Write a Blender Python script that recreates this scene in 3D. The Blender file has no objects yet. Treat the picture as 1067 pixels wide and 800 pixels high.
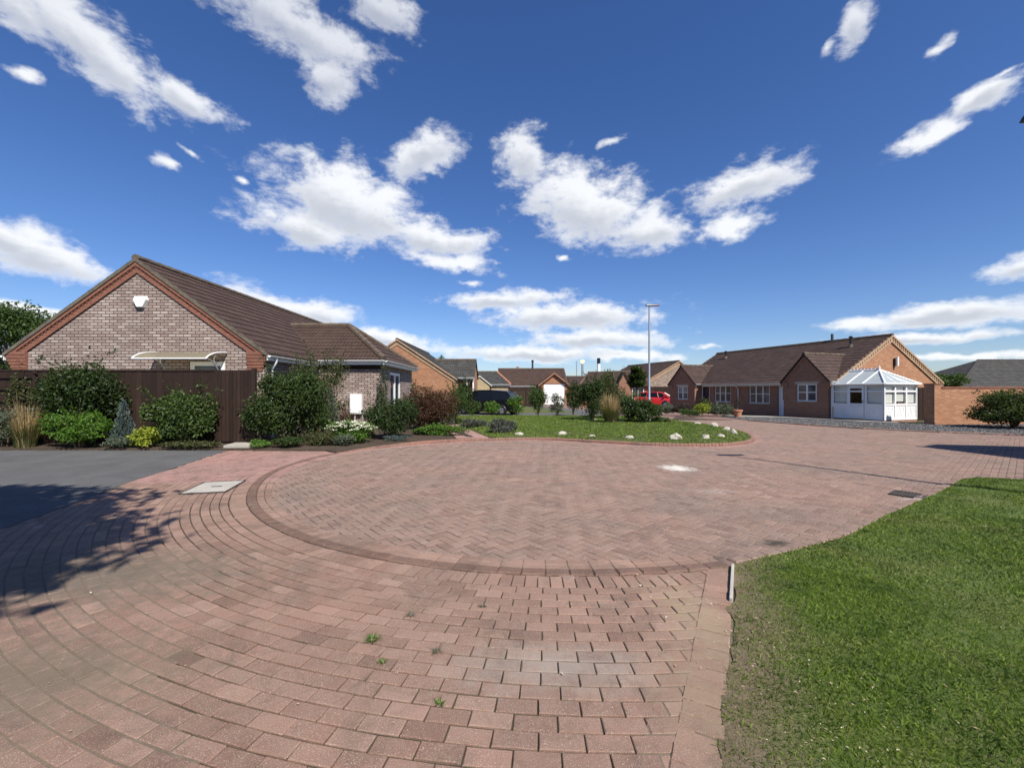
import bpy, bmesh, math, random
import numpy as np
from mathutils import Vector, Matrix

random.seed(7)
RNG = np.random.default_rng(11)
scene = bpy.context.scene
COL = scene.collection
F, HZ, CX, EYE = 450.0, 408.0, 533.5, 1.52      # focal length in px, horizon row, centre column, eye height

def G(px, py):
    d = F * EYE / (py - HZ)
    return ((px - CX) / F * d, d)
def PX(px, d): return (px - CX) / F * d
def PZ(py, d): return EYE + (HZ - py) * d / F
def R(a): return math.radians(a)

# ---------------------------------------------------------------- materials
MATS = {}
class NT:
    def __init__(s, nt): s.nt = nt
    def n(s, t, **kw):
        o = s.nt.nodes.new(t)
        for k, v in kw.items():
            if k.startswith('_'): setattr(o, k[1:], v)
        for k, v in kw.items():
            if k.startswith('_'): continue
            key = int(k[1:]) if k[0] == 'i' and k[1:].isdigit() else k.replace('__', ' ')
            sock = o.inputs[key]
            if isinstance(v, bpy.types.NodeSocket): s.nt.links.new(v, sock)
            else:
                if hasattr(v, '__len__') and len(v) == 3 and sock.type == 'RGBA': v = (*v, 1)
                sock.default_value = v
        return o
    def mix(s, f, a, b, mode='MIX'):
        o = s.n('ShaderNodeMix', _data_type='RGBA', _blend_type=mode)
        for i, v in ((0, f), (6, a), (7, b)):
            if isinstance(v, bpy.types.NodeSocket): s.nt.links.new(v, o.inputs[i])
            else: o.inputs[i].default_value = (*v, 1) if hasattr(v, '__len__') and len(v) == 3 else v
        return o.outputs[2]
    def math(s, op, a, b=None, clamp=False):
        o = s.n('ShaderNodeMath', _operation=op, _use_clamp=clamp)
        for i, v in ((0, a), (1, b)):
            if v is None: continue
            if isinstance(v, bpy.types.NodeSocket): s.nt.links.new(v, o.inputs[i])
            else: o.inputs[i].default_value = v
        return o.outputs[0]
    def ramp(s, f, pts, interp='LINEAR'):
        o = s.n('ShaderNodeValToRGB'); s.nt.links.new(f, o.inputs[0])
        cr = o.color_ramp; cr.interpolation = interp
        while len(cr.elements) < len(pts): cr.elements.new(.5)
        for e, (p, c) in zip(cr.elements, pts):
            e.position = p; e.color = (*c, 1) if hasattr(c, '__len__') else (c, c, c, 1)
        return o.outputs[0]
    def noise(s, vec, scale, detail=4, rough=.55, dist=0, dim='3D'):
        o = s.n('ShaderNodeTexNoise', _noise_dimensions=dim, Scale=scale, Detail=detail, Roughness=rough, Distortion=dist)
        if vec is not None: s.nt.links.new(vec, o.inputs['Vector'])
        return o.outputs['Fac']
    def map(s, vec, scale=(1, 1, 1), loc=(0, 0, 0), rot=(0, 0, 0), typ='POINT'):
        o = s.n('ShaderNodeMapping', _vector_type=typ, Location=loc, Rotation=rot, Scale=scale)
        s.nt.links.new(vec, o.inputs['Vector']); return o.outputs[0]

def newmat(name):
    m = bpy.data.materials.new(name); m.use_nodes = True
    nt = m.node_tree; nt.nodes.clear(); t = NT(nt)
    out = t.n('ShaderNodeOutputMaterial'); MATS[name] = m
    return m, t, out
def finish(t, out, col, rough=.7, spec=.3, metal=0, bump=None, bstr=.4, bdist=.02, extra=None):
    kw = dict(Base__Color=col, Roughness=rough, Metallic=metal)
    p = t.n('ShaderNodeBsdfPrincipled', **kw); p.inputs['Specular IOR Level'].default_value = spec
    if bump is not None:
        b = t.n('ShaderNodeBump', Strength=bstr, Distance=bdist, Height=bump); t.nt.links.new(b.outputs[0], p.inputs['Normal'])
    if extra: extra(p)
    t.nt.links.new(p.outputs[0], out.inputs[0]); return p

def mat_plain(name, col, rough=.5, spec=.4, metal=0, var=.12, scale=3.0, dirt=None):
    """paint, plastic, metal: one colour, faintly uneven"""
    m, t, out = newmat(name); tc = t.n('ShaderNodeTexCoord').outputs['Object']
    f = t.noise(tc, scale, 5, .6)
    c = t.mix(f, tuple(max(0, v * (1 - var)) for v in col), tuple(v * (1 + var) for v in col))
    if dirt:
        f2 = t.ramp(t.noise(tc, scale * 2.3, 6, .7), [(.5, 0), (.75, 1)]); c = t.mix(f2, c, dirt)
    finish(t, out, c, rough, spec, metal, bump=t.noise(tc, 60, 3), bstr=.08); return m

def mat_brick(name, c1, c2, mortar, bw=.225, bh=.075, mw=.010, c3=None, dirt=.25):
    m, t, out = newmat(name); uv = t.n('ShaderNodeTexCoord').outputs['UV']
    wob = t.n('ShaderNodeTexNoise', Scale=2.2, Detail=2.0); t.nt.links.new(uv, wob.inputs['Vector'])
    sub = t.n('ShaderNodeVectorMath', _operation='SUBTRACT'); t.nt.links.new(wob.outputs['Color'], sub.inputs[0]); sub.inputs[1].default_value = (.5, .5, .5)
    scl = t.n('ShaderNodeVectorMath', _operation='SCALE'); t.nt.links.new(sub.outputs[0], scl.inputs[0]); scl.inputs['Scale'].default_value = .02
    add = t.n('ShaderNodeVectorMath', _operation='ADD'); t.nt.links.new(uv, add.inputs[0]); t.nt.links.new(scl.outputs[0], add.inputs[1])
    b = t.n('ShaderNodeTexBrick', Color1=(0, 0, 0), Color2=(1, 1, 1), Mortar=(.5, .5, .5), Scale=1.0, Mortar__Size=mw, Mortar__Smooth=.25, Bias=0.0, Brick__Width=bw, Row__Height=bh)
    t.nt.links.new(add.outputs[0], b.inputs['Vector'])
    base = t.ramp(b.outputs['Color'], [(0, c1), (.45, tuple((x + y) / 2 for x, y in zip(c1, c2))), (.75, c2), (1, c3 or c2)])
    n1 = t.noise(uv, 24, 5, .7); base = t.mix(t.ramp(n1, [(.3, 0), (.75, .45)]), base, tuple(v * .55 for v in c1))
    n2 = t.ramp(t.noise(uv, .9, 5, .6), [(.4, 0), (.7, 1)])
    base = t.mix(t.math('MULTIPLY', n2, dirt), base, tuple(v * .5 for v in c1))
    col = t.mix(b.outputs['Fac'], base, mortar)
    h = t.math('SUBTRACT', t.math('MULTIPLY', n1, .35), b.outputs['Fac'])
    finish(t, out, col, .88, .2, bump=h, bstr=.7, bdist=.012); return m

def mat_tile(name, c1, c2, lichen=(.28, .27, .2), lf=.25, roll=.30):
    m, t, out = newmat(name); uv = t.n('ShaderNodeTexCoord').outputs['UV']
    sx = t.n('ShaderNodeSeparateXYZ'); t.nt.links.new(uv, sx.inputs[0])
    w = t.math('ABSOLUTE', t.math('SINE', t.math('MULTIPLY', sx.outputs[0], math.pi / (roll / 2))))
    w2 = t.math('POWER', w, .6)
    rnd = t.n('ShaderNodeTexBrick', Color1=(0, 0, 0), Color2=(1, 1, 1), Mortar=(.2, .2, .2), Scale=1.0, Mortar__Size=.006, Brick__Width=roll, Row__Height=.34, _offset=.0)
    t.nt.links.new(uv, rnd.inputs['Vector'])
    c = t.mix(t.math('MULTIPLY', rnd.outputs['Color'], 1.0), c1, c2)
    n = t.noise(uv, 1.6, 6, .7); c = t.mix(t.ramp(n, [(.35, 0), (.8, .6)]), c, tuple(v * .6 for v in c1))
    n3 = t.ramp(t.noise(uv, 9, 6, .75), [(.58, 0), (.72, 1)]); c = t.mix(t.math('MULTIPLY', n3, lf), c, lichen)
    h = t.math('ADD', t.math('MULTIPLY', w2, 1.0), t.math('MULTIPLY', t.noise(uv, 40, 4), .12))
    finish(t, out, c, .75, .25, bump=h, bstr=.75, bdist=.035); return m

def mat_leaf(name, dark, mid, light, trans=.28, rough=.5, tip=None):
    m, t, out = newmat(name)
    g = t.n('ShaderNodeNewGeometry'); r = g.outputs['Random Per Island']
    tc = t.n('ShaderNodeTexCoord').outputs['Object']
    pts = [(0, dark), (.5, mid), (1, light)]
    if tip: pts = [(0, dark), (.45, mid), (.85, light), (1, tip)]
    f = t.math('ADD', t.math('MULTIPLY', r, .7), t.math('MULTIPLY', t.noise(tc, 2.2, 3), .35), clamp=True)
    c = t.ramp(f, pts)
    p = t.n('ShaderNodeBsdfPrincipled', Base__Color=c, Roughness=rough); p.inputs['Specular IOR Level'].default_value = .35
    tr = t.n('ShaderNodeBsdfTranslucent', Color=t.mix(.5, c, (.25, .35, .03), 'MIX'))
    mx = t.n('ShaderNodeMixShader'); mx.inputs[0].default_value = trans
    t.nt.links.new(p.outputs[0], mx.inputs[1]); t.nt.links.new(tr.outputs[0], mx.inputs[2]); t.nt.links.new(mx.outputs[0], out.inputs[0])
    return m

def mat_glass(name, tint=(.02, .025, .03)):
    m, t, out = newmat(name); tc = t.n('ShaderNodeTexCoord').outputs['Object']
    c = t.mix(t.ramp(t.noise(tc, 1.3, 3), [(.4, 0), (.7, 1)]), tint, tuple(v * 2.5 + .01 for v in tint))
    finish(t, out, c, .04, .6, bump=t.noise(tc, 1.5, 2), bstr=.03); return m

def mat_clear(name):
    m, t, out = newmat(name)
    gl = t.n('ShaderNodeBsdfGlossy', Color=(.9, .95, 1), Roughness=.03); tr = t.n('ShaderNodeBsdfTransparent', Color=(.95, .97, .97))
    fr = t.n('ShaderNodeLayerWeight', Blend=.3); mx = t.n('ShaderNodeMixShader')
    f = t.math('ADD', t.math('MULTIPLY', t.math('POWER', fr.outputs['Facing'], 3), .45), .07, clamp=True)
    t.nt.links.new(f, mx.inputs[0]); t.nt.links.new(tr.outputs[0], mx.inputs[1]); t.nt.links.new(gl.outputs[0], mx.inputs[2]); t.nt.links.new(mx.outputs[0], out.inputs[0])
    return m

def mat_paver(name, tones, dirt, dirtmask=None, speck=(.62, .55, .48), moss=None, patch=None):
    """concrete block: colour per block, aggregate specks, dust in the hollows"""
    m, t, out = newmat(name)
    g = t.n('ShaderNodeNewGeometry'); r = g.outputs['Random Per Island']; pos = t.n('ShaderNodeTexCoord').outputs['Object']
    c = t.ramp(r, [(i / (len(tones) - 1), k) for i, k in enumerate(tones)])
    big = t.noise(pos, .55, 5, .6, .6); c = t.mix(t.ramp(big, [(.38, 0), (.68, .75)]), c, dirt)
    mid = t.noise(pos, 5.5, 6, .75); c = t.mix(t.ramp(mid, [(.42, 0), (.72, .6)]), c, tuple(v * 1.35 for v in dirt))
    gr = t.noise(t.map(pos, scale=(1, 1, 0)), 2.1, 8, .78, .8); c = t.mix(t.ramp(gr, [(.38, .45), (.50, 0)]), c, tuple(v * .5 for v in dirt))
    blk = t.n('ShaderNodeTexWhiteNoise', _noise_dimensions='1D', W=t.math('MULTIPLY', r, 917.3)).outputs['Value']      # a few blocks much darker or paler than the rest
    c = t.mix(t.ramp(blk, [(.0, .40), (.12, .0)]), c, tuple(v * .5 for v in tones[0])); c = t.mix(t.ramp(blk, [(.88, 0), (1, .22)]), c, tuple(v * 1.35 for v in tones[-1]))
    fine = t.noise(pos, 210, 3, .8)
    c = t.mix(t.ramp(fine, [(.57, 0), (.68, .85)]), c, speck)
    c = t.mix(t.ramp(t.noise(pos, 150, 3, .7), [(.30, .7), (.42, 0)]), c, tuple(v * .35 for v in dirt))
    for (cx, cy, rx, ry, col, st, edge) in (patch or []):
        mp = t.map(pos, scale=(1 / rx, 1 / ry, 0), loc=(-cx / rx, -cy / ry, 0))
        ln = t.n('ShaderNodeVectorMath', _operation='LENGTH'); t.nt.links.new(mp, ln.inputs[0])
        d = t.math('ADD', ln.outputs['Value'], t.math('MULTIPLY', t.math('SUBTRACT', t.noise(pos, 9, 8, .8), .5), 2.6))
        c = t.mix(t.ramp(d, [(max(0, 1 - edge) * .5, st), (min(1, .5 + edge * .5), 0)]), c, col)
    h = t.math('ADD', t.math('MULTIPLY', fine, .5), mid)
    finish(t, out, c, .85, .22, bump=h, bstr=.8, bdist=.009); return m

def mat_mottle(name, a, b, c3=None, s1=.6, s2=30, rough=.9, bstr=.4, bdist=.01, s3=220):
    m, t, out = newmat(name); pos = t.n('ShaderNodeTexCoord').outputs['Object']
    c = t.mix(t.ramp(t.noise(pos, s1, 6, .65, .4), [(.35, 0), (.68, 1)]), a, b)
    n2 = t.noise(pos, s2, 5, .75)
    c = t.mix(t.ramp(n2, [(.45, 0), (.75, .8)]), c, c3 or tuple(v * 1.6 for v in a))
    c = t.mix(t.ramp(t.noise(pos, s3, 2, .7), [(.55, 0), (.75, .5)]), c, tuple(min(1, v * 2.2 + .03) for v in a))
    finish(t, out, c, rough, .2, bump=t.math('ADD', n2, t.math('MULTIPLY', t.noise(pos, s3, 2), .6)), bstr=bstr, bdist=bdist); return m

def mat_poly(name, col):
    m, t, out = newmat(name); tc = t.n('ShaderNodeTexCoord').outputs['Object']; c = t.mix(t.noise(tc, 4, 4), col, tuple(v * .8 for v in col))
    p = t.n('ShaderNodeBsdfPrincipled', Base__Color=c, Roughness=.25); tr = t.n('ShaderNodeBsdfTransparent', Color=(.9, .86, .74)); tl = t.n('ShaderNodeBsdfTranslucent', Color=c)
    a_ = t.n('ShaderNodeMixShader'); a_.inputs[0].default_value = .45; t.nt.links.new(p.outputs[0], a_.inputs[1]); t.nt.links.new(tl.outputs[0], a_.inputs[2])
    b_ = t.n('ShaderNodeMixShader'); b_.inputs[0].default_value = .45; t.nt.links.new(a_.outputs[0], b_.inputs[1]); t.nt.links.new(tr.outputs[0], b_.inputs[2]); t.nt.links.new(b_.outputs[0], out.inputs[0]); return m
def mat_boards(name, col):
    m, t, out = newmat(name); g = t.n('ShaderNodeNewGeometry'); pos = t.n('ShaderNodeTexCoord').outputs['Object']
    c = t.ramp(g.outputs['Random Per Island'], [(0, tuple(v * .72 for v in col)), (.6, col), (1, tuple(v * 1.45 for v in col))])
    gr = t.noise(t.map(pos, scale=(38, 38, 1.6)), 1.6, 5, .7); c = t.mix(t.ramp(gr, [(.38, .55), (.62, 0)]), c, tuple(v * .45 for v in col))
    c = t.mix(t.ramp(t.noise(t.map(pos, scale=(1, 1, .35)), 1.4, 5, .7), [(.52, 0), (.75, .5)]), c, tuple(v * 1.9 + .004 for v in col))
    finish(t, out, c, .75, .25, bump=gr, bstr=.4, bdist=.004); return m
def mat_lawnnear(name):
    m, t, out = newmat(name); pos = t.n('ShaderNodeTexCoord').outputs['Object']; sx = t.n('ShaderNodeSeparateXYZ'); t.nt.links.new(pos, sx.inputs[0])
    side = t.math('SUBTRACT', t.math('MULTIPLY', sx.outputs[0], .883), t.math('MULTIPLY', sx.outputs[1], .47))      # metres from the paving edge
    side = t.math('ADD', side, t.math('MULTIPLY', t.math('SUBTRACT', t.noise(pos, 2.4, 6, .7), .5), .8))
    green = t.mix(t.ramp(t.noise(pos, 1.1, 6, .65), [(.4, 0), (.65, 1)]), (.07, .115, .02), (.115, .14, .036))
    earth = t.mix(t.noise(pos, 9, 6, .7), (.12, .088, .055), (.235, .18, .115)); c = t.mix(t.ramp(side, [(.02, 0), (.42, 1)]), earth, green)
    n2 = t.noise(pos, 45, 5, .75); c = t.mix(t.ramp(n2, [(.5, 0), (.75, .7)]), c, (.3, .25, .15)); finish(t, out, c, .9, .2, bump=n2, bstr=.9, bdist=.02); return m
M = {}
M['buff'] = mat_brick('buff multi brick', (.31, .225, .192), (.45, .36, .308), (.075, .06, .05), bw=.24, bh=.088, mw=.012, c3=(.53, .445, .385), dirt=.35)
M['orange'] = mat_brick('orange brick', (.37, .155, .077), (.47, .22, .115), (.34, .235, .155), c3=(.51, .275, .155))
M['redbrick'] = mat_brick('red brick', (.32, .14, .082), (.39, .19, .115), (.28, .21, .16), c3=(.28, .11, .068))
M['redtrim'] = mat_brick('red trim brick', (.27, .095, .058), (.34, .14, .085), (.17, .11, .085), bw=.11, bh=.08, c3=(.24, .075, .05))
M['yellow'] = mat_brick('yellow brick', (.46, .34, .17), (.56, .44, .25), (.42, .35, .25))
M['buff_trim'] = mat_brick('pale trim brick', (.42, .26, .155), (.52, .35, .22), (.33, .24, .16), bw=.12, bh=.12)
M['greybrick'] = mat_brick('grey brown brick', (.24, .16, .115), (.42, .31, .24), (.22, .18, .15), c3=(.5, .4, .32))
M['tile'] = mat_tile('brown roof tile', (.060, .036, .027), (.088, .054, .041))
M['tile_red'] = mat_tile('red brown roof tile', (.058, .035, .028), (.084, .053, .042), lf=.12)
M['tile_grey'] = mat_tile('grey roof tile', (.05, .048, .043), (.085, .08, .07), lf=.3)
M['ridge'] = mat_mottle('ridge tile', (.075, .053, .038), (.12, .092, .065), (.19, .155, .11), s1=3, s2=14)
M['verge'] = mat_mottle('mortar verge', (.085, .07, .052), (.14, .118, .088), (.2, .175, .13), s1=3, s2=14)
M['white'] = mat_plain('white upvc', (.80, .80, .78), .35, .45, var=.04)
M['cream'] = mat_plain('cream upvc', (.72, .70, .62), .35, .45, var=.04)
M['offwhite'] = mat_plain('weathered white', (.66, .65, .60), .5, .4, var=.08)
M['black'] = mat_plain('black metal', (.015, .015, .016), .45, .4)
M['darkwood'] = mat_plain('dark timber', (.030, .017, .012), .75, .25, var=.35, scale=5)
M['fencewood'] = mat_boards('brown stained timber', (.030, .0165, .0115))
M['lawnnear'] = mat_lawnnear('worn lawn soil')
M['palewood'] = mat_plain('pale timber', (.45, .34, .2), .7, .3, var=.2)
M['glass'] = mat_glass('window glass')
M['glass_blind'] = mat_glass('glass over pale blind', (.055, .062, .062))
M['clear'] = mat_clear('clear glazing')
M['polycarb'] = mat_poly('bronze polycarbonate', (.52, .47, .36))
M['roofglaze'] = mat_plain('grey roof glazing', (.36, .39, .38), .25, .5, var=.12)
M['steel'] = mat_plain('galvanised steel', (.42, .44, .45), .4, .5, .6, var=.08)
M['lampgrey'] = mat_plain('dark lantern grey', (.06, .065, .07), .45, .5, .3)
M['stone'] = mat_plain('stone lintel', (.42, .35, .26), .85, .2, var=.15)
M['door_dark'] = mat_plain('aubergine door paint', (.035, .018, .04), .3, .5)
M['concrete'] = mat_mottle('concrete', (.36, .33, .28), (.46, .42, .36), (.28, .26, .22), s1=2, s2=25)
M['asphalt'] = mat_mottle('asphalt', (.072, .072, .071), (.115, .113, .109), (.165, .161, .152), s1=1.1, s2=38, bstr=.6, bdist=.008)
M['soil'] = mat_mottle('bed soil', (.055, .038, .026), (.09, .064, .045), (.13, .1, .07), s1=2, s2=20, bstr=.8, bdist=.03)
M['sand'] = mat_mottle('joint sand', (.040, .030, .021), (.070, .052, .037), (.075, .085, .035), s1=1, s2=14)
M['packed'] = mat_mottle('packed dirt', (.12, .092, .065), (.17, .13, .094), (.22, .175, .13), s1=2, s2=40)
M['farroad'] = mat_brick('block paving far', (.22, .135, .11), (.3, .19, .155), (.2, .15, .12), bw=.2, bh=.1, mw=.006)
M['dirtground'] = mat_mottle('distant ground', (.06, .075, .03), (.10, .09, .05), (.13, .11, .07), s1=.05, s2=2)
M['lawnbase'] = mat_mottle('lawn soil', (.07, .10, .022), (.11, .11, .04), (.15, .14, .06), s1=.9, s2=18, bstr=.9, bdist=.03)
M['rock'] = mat_mottle('white stone', (.42, .385, .31), (.56, .52, .44), (.25, .22, .17), s1=5, s2=14, bstr=.6, bdist=.03)
M['terracotta'] = mat_mottle('terracotta', (.40, .16, .09), (.5, .23, .13), (.5, .3, .2), s1=6, s2=20)
M['bark'] = mat_mottle('bark', (.07, .05, .035), (.12, .09, .065), (.2, .16, .12), s1=6, s2=30, bstr=.9, bdist=.02)
M['stem'] = mat_mottle('brown stem', (.10, .07, .04), (.16, .11, .07), s1=6, s2=30)
M['iron'] = mat_mottle('cast iron', (.045, .038, .034), (.08, .066, .058), s1=8, s2=30, rough=.6)
M['gravel'] = None
HERR = [(.215, .124, .09), (.258, .154, .113), (.285, .174, .13), (.238, .14, .102), (.305, .196, .148)]
STRT = [(.20, .108, .076), (.26, .146, .104), (.31, .180, .13), (.235, .130, .093), (.345, .214, .158)]
M['paver_circle'] = mat_paver('weathered block paving', HERR, (.18, .134, .105),
    patch=[(3.28, 8.6, .48, .58, (.66, .62, .54), .85, .55), (3.1, 6.6, .5, .25, (.34, .28, .24), .5, .8),
           (1.75, 3.92, .24, .14, (.03, .032, .022), .9, .6), (2.64, 4.34, .22, .16, (.035, .034, .025), .9, .6), (5.7, 6.1, .45, .15, (.4, .36, .33), .5, .7)])
M['paver_ring'] = mat_paver('concentric block paving', STRT, (.205, .142, .107), speck=(.66, .56, .47),
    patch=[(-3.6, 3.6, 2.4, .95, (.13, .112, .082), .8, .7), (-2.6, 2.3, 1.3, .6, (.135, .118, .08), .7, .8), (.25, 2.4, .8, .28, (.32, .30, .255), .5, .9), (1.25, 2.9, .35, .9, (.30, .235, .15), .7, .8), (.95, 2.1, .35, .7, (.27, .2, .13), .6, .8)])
M['paver_new'] = mat_paver('relaid pink block paving', [(.27, .14, .112), (.32, .17, .14), (.36, .2, .165), (.30, .157, .127)], (.225, .148, .12))
M['kerb'] = mat_paver('brown kerb block', [(.14, .072, .05), (.165, .086, .06), (.185, .10, .072)], (.12, .078, .056))
M['kerb_red'] = mat_paver('orange red kerb brick', [(.25, .11, .075), (.30, .14, .095), (.22, .095, .065)], (.19, .12, .09))
L = {}
L['dark'] = mat_leaf('dark evergreen leaf', (.010, .020, .006), (.026, .048, .012), (.055, .085, .02))
L['green'] = mat_leaf('mid green leaf', (.018, .038, .008), (.045, .085, .018), (.085, .13, .03))
L['bright'] = mat_leaf('bright green leaf', (.03, .07, .008), (.075, .16, .018), (.14, .24, .03))
L['yellow'] = mat_leaf('yellow green leaf', (.10, .15, .012), (.28, .33, .03), (.45, .46, .06))
L['varieg'] = mat_leaf('variegated leaf', (.014, .03, .006), (.04, .072, .014), (.09, .13, .03), tip=(.24, .28, .09))
L['deep'] = mat_leaf('deep green leaf', (.011, .024, .006), (.032, .058, .013), (.075, .105, .026))
L['olive'] = mat_leaf('olive leaf', (.03, .036, .012), (.065, .072, .024), (.11, .115, .045))
L['blue'] = mat_leaf('blue grey needle', (.035, .055, .05), (.075, .105, .095), (.14, .175, .165), trans=.12)
L['sage'] = mat_leaf('grey green leaf', (.05, .065, .045), (.10, .12, .08), (.17, .19, .13))
L['copper'] = mat_leaf('copper leaf', (.028, .012, .008), (.068, .027, .015), (.13, .055, .026), trans=.2)
L['tan'] = mat_leaf('dry grass plume', (.22, .14, .06), (.38, .26, .12), (.5, .37, .2), trans=.3)
L['lav'] = mat_leaf('lavender stem', (.05, .06, .045), (.10, .105, .085), (.15, .14, .14))
L['flower'] = mat_leaf('cream flower head', (.5, .5, .34), (.68, .68, .52), (.8, .8, .68), trans=.2)
L['litter'] = mat_leaf('pale dry litter', (.3, .2, .1), (.5, .4, .27), (.66, .6, .5), trans=.1)
L['purple'] = mat_leaf('purple leaf', (.02, .01, .014), (.045, .022, .03), (.08, .04, .05))
L['grass'] = None

def mat_grass(name):
    m, t, out = newmat(name)
    g = t.n('ShaderNodeNewGeometry'); r = g.outputs['Random Per Island']; pos = t.n('ShaderNodeTexCoord').outputs['Object']
    c = t.ramp(r, [(0, (.075, .125, .012)), (.4, (.135, .21, .022)), (.8, (.20, .28, .036)), (1, (.31, .33, .09))])
    n = t.ramp(t.noise(pos, 1.1, 6, .7, .5), [(.52, 0), (.70, 1)])
    dry = t.ramp(r, [(0, (.13, .10, .045)), (.5, (.21, .17, .075)), (1, (.33, .28, .14))])
    c = t.mix(t.math('MULTIPLY', n, .5), c, dry)
    c = t.mix(t.ramp(t.noise(pos, 3.2, 5, .65), [(.36, .7), (.54, 0)]), c, (.04, .092, .012))
    p = t.n('ShaderNodeBsdfPrincipled', Base__Color=c, Roughness=.5); p.inputs['Specular IOR Level'].default_value = .3
    tr = t.n('ShaderNodeBsdfTranslucent', Color=c); mx = t.n('ShaderNodeMixShader'); mx.inputs[0].default_value = .3
    t.nt.links.new(p.outputs[0], mx.inputs[1]); t.nt.links.new(tr.outputs[0], mx.inputs[2]); t.nt.links.new(mx.outputs[0], out.inputs[0])
    return m
L['grass'] = mat_grass('lawn grass blade')
def mat_gravel():
    m, t, out = newmat('slate gravel'); g = t.n('ShaderNodeNewGeometry')
    c = t.ramp(g.outputs['Random Per Island'], [(0, (.035, .034, .034)), (.5, (.085, .082, .08)), (.85, (.14, .136, .13)), (1, (.25, .24, .23))])
    finish(t, out, c, .8, .25); return m
M['gravel'] = mat_gravel()

# ---------------------------------------------------------------- scene object helpers
def tag(o, label=None, cat=None, group=None, kind=None):
    if label: o['label'] = label
    if cat: o['category'] = cat
    if group: o['group'] = group
    if kind: o['kind'] = kind
    return o
def thing(name, label, cat, loc=(0, 0, 0), rz=0, group=None):
    o = bpy.data.objects.new(name, None); COL.objects.link(o); o.empty_display_size = .3
    o.location = loc; o.rotation_euler = (0, 0, rz); return tag(o, label, cat, group)
def auto_uv(me):
    """metre UVs: u along the horizontal direction of each face, v up the face"""
    nl = len(me.loops); uvl = me.uv_layers.new(name='UVMap')
    co = np.empty(len(me.vertices) * 3, 'f'); me.vertices.foreach_get('co', co); co = co.reshape(-1, 3)
    vi = np.empty(nl, 'i'); me.loops.foreach_get('vertex_index', vi)
    np_ = len(me.polygons); nr = np.empty(np_ * 3, 'f'); me.polygons.foreach_get('normal', nr); nr = nr.reshape(-1, 3)
    lt = np.empty(np_, 'i'); me.polygons.foreach_get('loop_total', lt); pi = np.repeat(np.arange(np_), lt)
    n = nr[pi]; p = co[vi]
    tx = np.stack([-n[:, 1], n[:, 0], np.zeros(nl)], 1); ln = np.linalg.norm(tx, axis=1)
    flat = ln < .05; tx[flat] = (1, 0, 0); ln[flat] = 1; tx /= ln[:, None]
    tv = np.cross(n, tx); tv[flat] = (0, 1, 0)
    uv = np.stack([(p * tx).sum(1), (p * tv).sum(1)], 1).astype('f')
    uvl.data.foreach_set('uv', uv.ravel())
def link(name, me, mat, parent=None, loc=None):
    if mat: me.materials.append(mat)
    o = bpy.data.objects.new(name, me); COL.objects.link(o)
    if parent: o.parent = parent
    if loc: o.location = loc
    return o
def npmesh(name, V, Fc, mat, parent=None, loc=None, smooth=False, uv=False):
    V = np.asarray(V, 'f').reshape(-1, 3); Fc = np.asarray(Fc, 'i'); k = Fc.shape[1]
    me = bpy.data.meshes.new(name); me.vertices.add(len(V)); me.vertices.foreach_set('co', V.ravel())
    me.loops.add(Fc.size); me.loops.foreach_set('vertex_index', Fc.ravel())
    me.polygons.add(len(Fc)); me.polygons.foreach_set('loop_start', np.arange(0, Fc.size, k, dtype='i'))
    me.polygons.foreach_set('loop_total', np.full(len(Fc), k, 'i'))
    me.update(calc_edges=True)
    me.polygons.foreach_set('use_smooth', np.full(len(Fc), smooth))
    if uv: auto_uv(me)
    return link(name, me, mat, parent, loc)

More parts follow.
